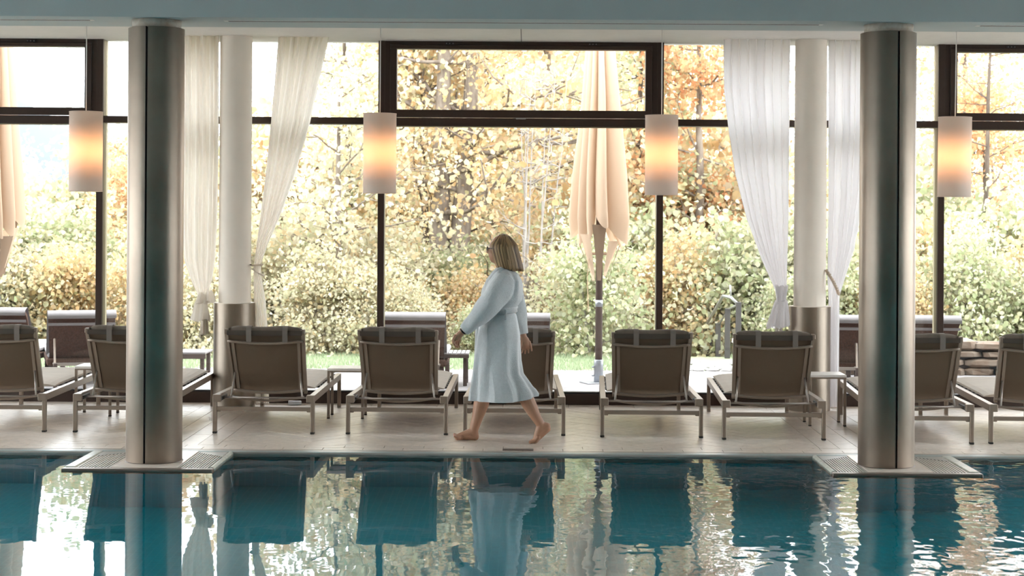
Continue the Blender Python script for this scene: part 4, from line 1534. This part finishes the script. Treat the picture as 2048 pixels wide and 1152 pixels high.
parasol('parasol', 'large closed cream parasol on a brown pole seen through the middle window', pp.x, 18.34, 0.35, 1)
parasol('parasol', 'closed cream parasol cut by the left edge of the picture', at(-6, 400, 18.3).x, 18.3, 1.2, 2)
parasol('parasol', 'closed cream parasol cut by the right edge of the picture', at(2098, 400, 18.3).x, 18.3, 2.0, 5)

# ---- terrace loungers: wicker, grey pad
def make_out_lounger():
    t = thing('terrace_lounger', 'x', 'sun lounger', group='dark wicker loungers on the terrace')
    w = 0.33
    MB().bbox(-w, w, 0.0, 1.45, 0.20, 0.27, 0.012).build('bed', M['wicker'], t)
    for sx in (-1, 1):
        for yy in (0.06, 1.38):
            MB().bbox(sx * (w - 0.05) - 0.025, sx * (w - 0.05) + 0.025, yy - 0.025, yy + 0.025, 0, 0.20, 0.004).build('leg', M['out_table'], t)
        MB().tube([(sx * (w - 0.07), 0.04, 0.22), (sx * (w - 0.07), -0.36, 0.235)], 0.014, 8).build('prop_rail', M['alu_lt'], t)
        MB().tube([(sx * (w - 0.07), -0.28, 0.235), (sx * (w - 0.07), -0.13, 0.48)], 0.011, 8).build('prop_strut', M['alu'], t)
        MB().bbox(sx * (w - 0.07) - 0.02, sx * (w - 0.07) + 0.02, -0.37, -0.33, 0, 0.25, 0.004).build('leg', M['out_table'], t)
    MB().bar((-w + 0.05, -0.35, 0.24), (w - 0.05, -0.35, 0.24), 0.03, 0.03).build('prop_bar', M['alu_lt'], t)
    a, bb = Vector((0, 0.06, 0.27)), Vector((0, -0.26, 0.74))
    up = (bb - a).normalized(); nr = Vector((1, 0, 0)).cross(up)
    m = MB()
    rows = []
    nx = 20
    for j in range(13):
        k = j / 12
        c = a.lerp(bb, k)
        curl = nr * (0.05 * max(0, (k - 0.75) / 0.25) ** 2)
        ww = lerp(w - 0.03, w, k)
        rows.append([Vector((lerp(-ww, ww, i / nx), 0, 0)) + c + curl for i in range(nx + 1)])
    m.grid(rows)
    th = -nr * 0.03
    m.grid([[p + th for p in reversed(r)] for r in rows])
    for s, idx in ((0, 0), (1, nx)):
        m.grid([[r[idx], r[idx] + th] for r in rows])
    m.grid([[p for p in rows[-1]], [p + th for p in rows[-1]]])
    m.build('backrest', M['wicker'], t)
    # pad, wrapped over the top
    pts = [a - nr * 0.06, a.lerp(bb, 0.5) - nr * 0.065, bb - nr * 0.055, bb + up * 0.02 - nr * 0.02, bb + up * 0.028 + nr * 0.035, bb + up * 0.012 + nr * 0.062, bb - up * 0.018 + nr * 0.060]
    rows = [[p + Vector((lerp(-w - 0.005, w + 0.005, i / 6), 0, 0)) for i in range(7)] for p in pts]
    MB().grid(rows).build('head_pad', M['out_cush'], t, smooth=True)
    rows = [[p + Vector((lerp(-w, w, i / 6), 0, 0)) for i in range(7)] for p in (bb - up * 0.075 + nr * 0.056, bb - up * 0.095 + nr * 0.060, bb - up * 0.11 + nr * 0.056)]
    MB().grid(rows).build('pad_strap', M['out_cush'], t, smooth=True)
    MB().bbox(-w + 0.01, w - 0.01, 0.05, 1.44, 0.272, 0.325, 0.015).build('bed_pad', M['out_cush'], t)
    return t
ol0 = make_out_lounger()
for n, (px, py, d, rz, lab) in enumerate(((-12, 626, 18.0, 0.0, 'dark wicker terrace lounger at the far left behind the glass'),
        (148, 648, 17.55, 0.30, 'dark wicker terrace lounger turned sideways beside the left mullion'),
        (825, 628, 17.6, 0.0, 'dark wicker terrace lounger just outside behind the lounger left of the woman'),
        (1034, 628, 17.6, 0.0, 'dark wicker terrace lounger mostly hidden behind the walking woman'),
        (1668, 642, 17.6, -0.12, 'dark wicker terrace lounger seen beside the roped right curtain'),
        (1858, 639, 17.6, -0.06, 'dark wicker terrace lounger outside right of the right steel column'))):
    o = ol0 if n == 0 else copy_tree(ol0)
    o['label'] = lab
    p = at(px, py, d)
    o.location = (p.x, d + 0.26, -0.006)
    o.rotation_euler = (0, 0, rz)
# terrace side tables
def out_table(label, px0, px1, py, d, slots):
    a, c = at(px0, py, d), at(px1, py, d)
    w = c.x - a.x
    h = a.z + 0.006
    t = thing('terrace_table', label, 'table', (a.x, d, -0.006), group='low tables on the terrace')
    if slots:
        for k in range(9):
            x0 = w * k / 9
            MB().bbox(x0 + 0.004, x0 + w / 9 - 0.004, 0, 0.42, h - 0.022, h, 0.002).build('slat', M['out_cush'], t)
        MB().bbox(0, w, -0.004, 0.02, h - 0.05, h - 0.012, 0.003).build('apron', M['out_table'], t)
    else:
        MB().bbox(0, w, 0, 0.42, h - 0.02, h, 0.003).build('table_top', M['out_cush'], t)
        MB().bbox(0, w, 0.0, 0.03, h - 0.07, h - 0.02, 0.003).build('apron', M['out_table'], t)
    for x in (0.02, w - 0.06):
        for yy in (0.02, 0.37):
            MB().bbox(x, x + 0.04, yy, yy + 0.04, 0, h - 0.02, 0.003).build('leg', M['out_table'], t)
out_table('low brown terrace table seen left of the left white column', 336, 411, 704, 18.1, False)
out_table('low slatted terrace table seen left of the walking woman', 862, 938, 706, 17.9, True)

# ---- dry stone wall on the right
sw = structure(thing('stone_wall', 'low dry-stone wall behind the terrace on the right', None, (0, 0, 0)))
rg2 = random.Random(9)
def stone(x0, x1, y0, y1, z0, z1, m='stone', parent=sw, name='stone'):
    bm = bmesh.new()
    bmesh.ops.create_cube(bm, size=1)
    bmesh.ops.bevel(bm, geom=list(bm.edges), offset=0.22, segments=1, affect='EDGES')
    for v in bm.verts:
        c = v.co
        v.co = Vector((lerp(x0, x1, c.x + .5) + rg2.uniform(-.012, .012), lerp(y0, y1, c.y + .5) + rg2.uniform(-.015, .015), lerp(z0, z1, c.z + .5) + rg2.uniform(-.007, .007)))
    me = bpy.data.meshes.new(name)
    bm.to_mesh(me); bm.free()
    return mobj(name, me, M[m], parent)
z = -0.02
for row, h in enumerate((0.105, 0.095, 0.08, 0.105)):
    x = 3.35 + rg2.uniform(0, 0.1)
    while x < 6.4:
        L = rg2.uniform(0.22, 0.52)
        stone(x, x + L, 19.45 + rg2.uniform(-.015, .015), 19.75, z, z + h + (rg2.uniform(-.02, .02) if row == 3 else 0))
        x += L + 0.008
    z += h + 0.004
MB().box(3.4, 6.4, 19.55, 19.75, -0.02, 0.36).build('wall_core', M['gutter'], sw)
# pale ledge left of the wall
lg_ = structure(thing('stone_ledge', 'pale flat stone ledge behind the right-hand loungers', None, (0, 0, 0)))
for k in range(5):
    stone(2.36 + k * 0.21, 2.56 + k * 0.21, 19.7, 20.1, 0.30, 0.36, 'paving', lg_, 'stone')
for k in range(5):
    stone(2.38 + k * 0.21, 2.55 + k * 0.21, 19.72, 20.05, -0.02, 0.30, 'stone', lg_, 'stone')
# stepping-stone landing
ld = structure(thing('stone_landing', 'pale stone paving at the head of the garden steps', None, (0, 0, 0)))
for i in range(6):
    for j in range(6):
        x = 1.58 + i * 0.155 + rg2.uniform(-.02, .02) + (0.07 if j % 2 else 0); y = 19.80 + j * 0.215
        stone(x, x + 0.15, y, y + 0.205, -0.03, 0.012, 'paving', ld, 'paving_stone')
# ---- garden steps: posts and handrail leading down and away
gr = thing('garden_railing', 'steel handrail with grey wooden posts leading down the garden steps', 'railing', (0, 0, 0))
for px, py, d in ((1477, 604, 21.25), (1455, 617, 21.7), (1436, 647, 22.2), (1420, 676, 22.8), (1409, 676, 23.2), (1398, 700, 23.8)):
    p = at(px, py, d)
    MB().bbox(p.x - 0.032, p.x + 0.032, d - 0.032, d + 0.032, gz(p.x, d) - 0.25, p.z, 0.004).build('post', M['post'], gr)
pth = [(1474, 607, 21.25), (1462, 595, 21.3), (1446, 592, 21.4), (1402, 669, 22.9), (1393, 667, 23.1), (1375, 716, 24.2)]
MB().tube([at(*q) for q in pth], 0.020, 8).build('handrail', M['rail'], gr, smooth=True)
pth = [(1477, 608, 21.25), (1458, 618, 21.7), (1437, 650, 22.2), (1421, 678, 22.8), (1409, 678, 23.2), (1398, 702, 23.8)]
MB().tube([at(*q) for q in pth], 0.012, 8).build('wire_rail', M['rail'], gr, smooth=True)
p0, p1 = at(1462, 594, 21.3), at(1460, 570, 21.3)
MB().tube([p0, p1], 0.012, 8).build('rail_end', M['rail'], gr, smooth=True)

# ================================================================== TREES
PAL = {
 'gold': [(0.88, 0.68, 0.34), (0.90, 0.76, 0.46), (0.84, 0.56, 0.24), (0.88, 0.78, 0.54), (0.74, 0.70, 0.38), (0.88, 0.64, 0.38)],
 'peach': [(0.90, 0.68, 0.44), (0.88, 0.56, 0.28), (0.90, 0.76, 0.54), (0.85, 0.64, 0.38), (0.76, 0.70, 0.42)],
 'green': [(0.60, 0.66, 0.36), (0.70, 0.74, 0.46), (0.80, 0.76, 0.46), (0.50, 0.58, 0.30), (0.84, 0.80, 0.58), (0.74, 0.77, 0.56)],
 'rust': [(0.84, 0.42, 0.15), (0.88, 0.54, 0.26), (0.80, 0.34, 0.13), (0.86, 0.62, 0.32), (0.74, 0.60, 0.30)],
 'pale': [(0.86, 0.82, 0.60), (0.80, 0.76, 0.50), (0.90, 0.84, 0.64), (0.72, 0.72, 0.46), (0.90, 0.72, 0.42)],
}
PAL = {k_: [(v[0] * 0.62 + 0.07, v[1] * 0.60 + 0.07, v[2] * 0.59 + 0.07) for v in v_] for k_, v_ in PAL.items()}
for k_, v_ in PAL.items(): M['leaf_' + k_] = leafmat('leaf_' + k_, v_)

def leaves(centers, per, sig, size, rng, flat=0.0):
    """many single leaves, each its own folded blade, around the given points"""
    c = np.repeat(centers, per, axis=0)
    n = len(c)
    c = c + rng.normal(0, 1, (n, 3)) * np.array([sig, sig, sig * 0.75])
    d = rng.normal(0, 1, (n, 3)); d[:, 2] -= 0.5
    d /= np.linalg.norm(d, axis=1, keepdims=True)
    u = rng.normal(0, 1, (n, 3))
    s = np.cross(d, u); s /= np.linalg.norm(s, axis=1, keepdims=True)
    nn = np.cross(s, d)
    L = size * rng.uniform(0.6, 1.25, (n, 1))
    w = L * rng.uniform(0.36, 0.5, (n, 1))
    # pointed blade with shoulders and a fold along the midrib
    V = np.zeros((n, 6, 3))
    up = nn * w * 0.4
    V[:, 0] = c - d * L * 0.5
    V[:, 1] = c + s * w * 0.85 + up - d * L * 0.28
    V[:, 2] = c + s * w + up + d * L * 0.10
    V[:, 3] = c + d * L * 0.5
    V[:, 4] = c - s * w + up + d * L * 0.10
    V[:, 5] = c - s * w * 0.85 + up - d * L * 0.28
    b = np.arange(n)[:, None] * 6
    F = np.concatenate([b + np.array([0, 1, 2]), b + np.array([0, 2, 3]), b + np.array([0, 3, 4]), b + np.array([0, 4, 5])], 1).reshape(-1, 3)
    return V.reshape(-1, 3), F

def tree_proto(seed, H, r0, cb, cr, nbr, per, size, sig, stems=1, bare=0.0, lean=0.05):
    """wood mesh and foliage mesh of one tree"""
    rr = random.Random(seed)
    rng = np.random.default_rng(seed)
    m = MB()
    nodes = []
    for st in range(stems):
        bx, by = (rr.uniform(-.25, .25), rr.uniform(-.2, .2)) if stems > 1 else (0, 0)
        lx, ly = rr.uniform(-lean, lean), rr.uniform(-lean, lean)
        P, R = [], []
        x, y = bx, by
        ns = 12
        for i in range(ns + 1):
            t = i / ns
            P.append(Vector((x, y, -0.4 + (H + 0.4) * t)))
            R.append(r0 * (1 - 0.85 * t) * (1.25 if i == 0 else 1))
            x += lx * H / ns + rr.gauss(0, 0.02 * H / 8); y += ly * H / ns + rr.gauss(0, 0.02 * H / 8)
        m.tube(P, R, 8)
        for b_ in range(nbr):
            t = rr.uniform(cb, 0.98)
            q = t * ns
            i = min(int(q), ns - 1)
            p = P[i].lerp(P[i + 1], q - i)
            az = rr.uniform(0, 2 * PI)
            ln = cr * rr.uniform(0.5, 1.1) * (1 - 0.55 * max(0, (t - 0.3) / 0.7))
            el = rr.uniform(-0.1, 0.7)
            d = Vector((math.cos(az) * math.cos(el), math.sin(az) * math.cos(el), math.sin(el)))
            pts = [p]
            for k in range(1, 6):
                d2 = d + Vector((rr.gauss(0, .16), rr.gauss(0, .16), rr.gauss(0.03, .14)))
                pts.append(pts[-1] + d2 * ln / 5)
                if k >= 2: nodes.append(tuple(pts[-1]))
            rb = max(0.010, r0 * 0.30 * (1 - 0.6 * t))
            m.tube(pts, [rb * (1 - 0.16 * k) for k in range(6)], 5, cap=False)
            for s_ in range(3):
                k = rr.randint(1, 4)
                d3 = (d + Vector((rr.gauss(0, .7), rr.gauss(0, .7), rr.gauss(0.1, .5)))).normalized()
                e = pts[k] + d3 * ln * 0.28
                e2 = e + (d3 + Vector((rr.gauss(0, .4), rr.gauss(0, .4), rr.gauss(0, .3)))) * ln * 0.2
                m.tube([pts[k], e, e2], [rb * 0.45, rb * 0.3, rb * 0.15], 4, cap=False)
                nodes.append(tuple(e)); nodes.append(tuple(e2))
    nodes = np.array(nodes)
    if bare > 0:
        nodes = nodes[rng.random(len(nodes)) > bare]
    V, F = leaves(nodes, per, sig, size, rng)
    return m.mesh('trunk', True), tri_mesh('foliage', V, F)

def tree(name, label, group, proto, x, y, rz, sc, leaf, bark):
    t = thing(name, label, 'tree' if name != 'shrub' else 'shrub', (x, y, gz(x, y)), rz, group)
    t.scale = (sc, sc, sc)
    wm, fm = proto
    def inst(nm, me, mt):
        o = bpy.data.objects.new(nm, me)
        COL.objects.link(o)
        if len(me.materials) == 0: me.materials.append(mt)
        o.material_slots[0].link = 'OBJECT'
        o.material_slots[0].material = mt
        o.parent = t
        return o
    inst('trunk' if name != 'shrub' else 'stems', wm, M[bark])
    f = inst('foliage', fm, M['leaf_' + leaf])
    f['kind'] = 'stuff'
    return t

P_big = tree_proto(101, 7.4, 0.19, 0.20, 2.6, 30, 22, 0.088, 0.25, stems=2)
P_mid = tree_proto(102, 6.5, 0.12, 0.08, 2.3, 30, 27, 0.088, 0.28)
P_mid2 = tree_proto(103, 6.8, 0.10, 0.14, 2.2, 32, 22, 0.085, 0.26)
P_slim = tree_proto(104, 7.2, 0.085, 0.20, 1.6, 30, 18, 0.085, 0.24)
P_small = tree_proto(105, 3.6, 0.085, 0.22, 1.7, 30, 15, 0.075, 0.20, lean=0.12)
P_bare = tree_proto(106, 7.5, 0.06, 0.10, 1.6, 30, 7, 0.085, 0.20, bare=0.35)
P_shrub = tree_proto(107, 1.7, 0.03, 0.05, 0.9, 16, 13, 0.072, 0.20, stems=3, lean=0.2)
P_shrub2 = tree_proto(108, 1.3, 0.025, 0.05, 0.8, 14, 14, 0.066, 0.18, stems=4, lean=0.3)
P_twig = tree_proto(109, 3.8, 0.022, 0.10, 0.7, 16, 1, 0.08, 0.15, stems=7, bare=0.6, lean=0.10)
T = [ # proto, px at distance, d, scale, leaf, bark, name, label
 (P_big, 905, 25.0, 1.0, 'gold', 'bark', 'maple_tree', 'golden tree with a thick double trunk above the terrace lounger left of the woman'),
 (P_mid, 1103, 28.5, 1.05, 'peach', 'bark', 'maple_tree', 'peach-leaved tree with a pale grey trunk just left of the closed parasol'),
 (P_mid2, 857, 25.5, 0.8, 'gold', 'bark_dk', 'maple_tree', 'slender dark-trunked golden tree left of the double trunk'),
 (P_mid2, 990, 31.0, 1.0, 'gold', 'bark_dk', 'maple_tree', 'golden tree with a dark trunk rising behind the woman'),
 (P_small, 672, 23.4, 1.0, 'pale', 'bark', 'crab_tree', 'small crooked pale-leaved tree between the left lounger backs'),
 (P_twig, 1068, 23.6, 1.0, 'peach', 'bark_lt', 'sapling', 'bare silvery sapling thicket right behind the woman'),
 (P_mid, 1400, 26.0, 0.85, 'rust', 'bark', 'maple_tree', 'rusty orange tree left of the knotted right curtain'),
 (P_mid, 258, 25.5, 0.44, 'rust', 'bark_dk', 'maple_tree', 'rusty orange tree seen right of the left mullion'),
 (P_bare, 1960, 26.0, 0.9, 'rust', 'bark_dk', 'bare_tree', 'nearly bare tree with a few red leaves at the far right'),
]
for n, (pr_, px, d, sc, lf, bk, nm, lab) in enumerate(T):
    x = at(px, 600, d).x
    tree(nm, lab, None, pr_, x, d, n * 1.3, sc, lf, bk)
FILL = [ # the wood behind
 (P_mid, -1.9, 33, 1.0, 'gold', 'bark'), (P_slim, -0.1, 34, 1.0, 'gold', 'bark_dk'), (P_mid, 1.2, 36, 1.15, 'green', 'bark'),
 (P_mid2, 2.6, 31, 0.9, 'peach', 'bark'), (P_mid, 4.2, 36, 0.8, 'gold', 'bark'), (P_mid2, 5.4, 30, 0.55, 'green', 'bark'), (P_big, 3.0, 46, 0.9, 'gold', 'bark'),
 (P_mid, -3.6, 44, 1.0, 'green', 'bark'), (P_big, -0.7, 48, 1.1, 'peach', 'bark'), (P_mid, 7.2, 42, 0.6, 'rust', 'bark'), (P_slim, -2.5, 27, 0.9, 'green', 'bark_dk'),
 (P_slim, 1.5, 26.5, 0.9, 'green', 'bark_dk'), (P_mid, 7.3, 27.5, 0.66, 'rust', 'bark_dk'), (P_mid2, 8.4, 31, 0.70, 'peach', 'bark'), (P_mid2, -5.6, 34, 0.42, 'pale', 'bark'),
]
REG = {'wood': [], 'bare': [], 'valley': [], 'shrub0': [], 'shrub1': [], 'shrub2': [], 'shrub3': []}
for n, (pr_, x, y, sc, lf, bk) in enumerate(FILL):
    REG['wood'].append((x / y, lf)); REG['wood'][-1] += (tree('maple_tree', 'autumn tree of the wood behind the terrace', 'autumn trees of the wood', pr_, x, y, n * 2.1 + 0.4, sc, lf, bk),)
for n, (x, y, sc) in enumerate(((7.4, 30, 1.0), (8.4, 33, 1.05), (6.6, 32, 0.8), (-6.3, 29, 0.5), (9.3, 36, 1.0))):
    REG['bare'].append((x / y, 'rust', tree('bare_tree', 'x', 'thin bare trees', P_bare, x, y, n * 1.9, sc, 'rust' if n != 3 else 'peach', 'bark_dk')))
# far woods in the valley on the left
rg3 = random.Random(77)
for n in range(22):
    y = rg3.uniform(48, 105)
    x = -y * rg3.uniform(0.20, 0.335)
    lf = ('peach', 'gold', 'green', 'pale', 'rust')[n % 5]
    REG['valley'].append((x / y, lf, tree('maple_tree', 'distant autumn tree down in the valley on the left', 'distant valley trees', (P_mid, P_big, P_mid2)[n % 3], x, y, n, rg3.uniform(0.75, 1.05) * (0.6 + y / 130), lf, 'bark')))
# undergrowth along the bank
k = 0
def shr(x, y, sc, lf, lab, grp):
    global k
    k += 1
    return tree('shrub', lab, grp, (P_shrub, P_shrub2)[k % 2], x, y, k * 1.1, sc, lf, 'bark_lt' if k % 3 else 'bark')
rg4 = random.Random(31)
for row, (y, sc, n) in enumerate(((22.3, 0.75, 17), (23.4, 1.05, 16), (24.8, 1.35, 16), (27.0, 1.7, 15))):
    for i in range(n):
        x = lerp(-0.345, 0.315, (i + 0.5 + rg4.uniform(-.35, .35)) / n) * y
        if row == 0 and 1.3 < x < 2.9: continue
        s2 = sc * rg4.uniform(0.75, 1.2)
        if x < -4.0: lf = rg4.choice(('gold', 'pale', 'green', 'gold'))
        elif x < -1.6: lf = rg4.choice(('pale', 'pale', 'green', 'gold'))
        elif x < 1.2: lf = rg4.choice(('green', 'gold', 'pale'))
        elif x < 3.4: lf = rg4.choice(('gold', 'green', 'peach'))
        else: lf = rg4.choice(('green', 'green', 'gold'))
        if x > 1.2 and x < 2.9: s2 *= 0.7
        if -2.0 < x < 0.6: s2 *= 0.62
        REG['shrub%d' % row].append((x / y, lf, shr(x, y + rg4.uniform(-.3, .3), s2, lf, 'leafy autumn shrub in the undergrowth behind the lawn', 'undergrowth shrubs')))
ORD = ['first', 'second', 'third', 'fourth', 'fifth', 'sixth', 'seventh', 'eighth', 'ninth', 'tenth', 'eleventh', 'twelfth', 'thirteenth', 'fourteenth', 'fifteenth', 'sixteenth', 'seventeenth',
       'eighteenth', 'nineteenth', 'twentieth', 'twenty-first', 'twenty-second', 'twenty-third', 'twenty-fourth']
CN = {'gold': 'golden', 'peach': 'peach-coloured', 'green': 'greenish', 'rust': 'rust-red', 'pale': 'pale yellow'}
TXT = {'wood': '%s autumn tree of the wood behind the lawn, %s from the left', 'bare': 'thin nearly bare tree with sparse %s leaves, %s such from the left',
       'valley': 'distant %s tree in the valley at left, %s from the left', 'shrub0': '%s shrub at the lawn edge, front row, %s from the left',
       'shrub1': '%s shrub in the second row behind the lawn, %s from the left', 'shrub2': '%s shrub in the third row behind the lawn, %s from the left',
       'shrub3': '%s shrub in the rearmost undergrowth row, %s from the left'}
for key, lst in REG.items():
    lst.sort(key=lambda q: q[0])
    for i, (q, lf, o) in enumerate(lst):
        o['label'] = TXT[key] % (CN[lf], ORD[i])
# ---- far mountain
rows = []
for j in range(30):
    v = j / 29
    row = []
    for i in range(81):
        x = lerp(-900, 200, i / 80)
        ridge = 14 + 62 * math.exp(-((x + 330) / 120.0) ** 2) + 20 * math.exp(-((x + 600) / 160.0) ** 2) + 5 * noise.noise(Vector((x * 0.02, 3.0, 0)))
        y = lerp(620, 1150, v)
        prof = math.sin(PI * min(1.0, v * 1.0 + 0.0)) ** 0.8
        row.append((x, y, -40 + (ridge + 40) * prof + 3 * noise.noise(Vector((x * 0.05, y * 0.05, 0)))))
    rows.append(row)
structure(MB().grid(rows).build('mountain', M['hill'], smooth=True), 'haze-tinted wooded mountain far off on the left')
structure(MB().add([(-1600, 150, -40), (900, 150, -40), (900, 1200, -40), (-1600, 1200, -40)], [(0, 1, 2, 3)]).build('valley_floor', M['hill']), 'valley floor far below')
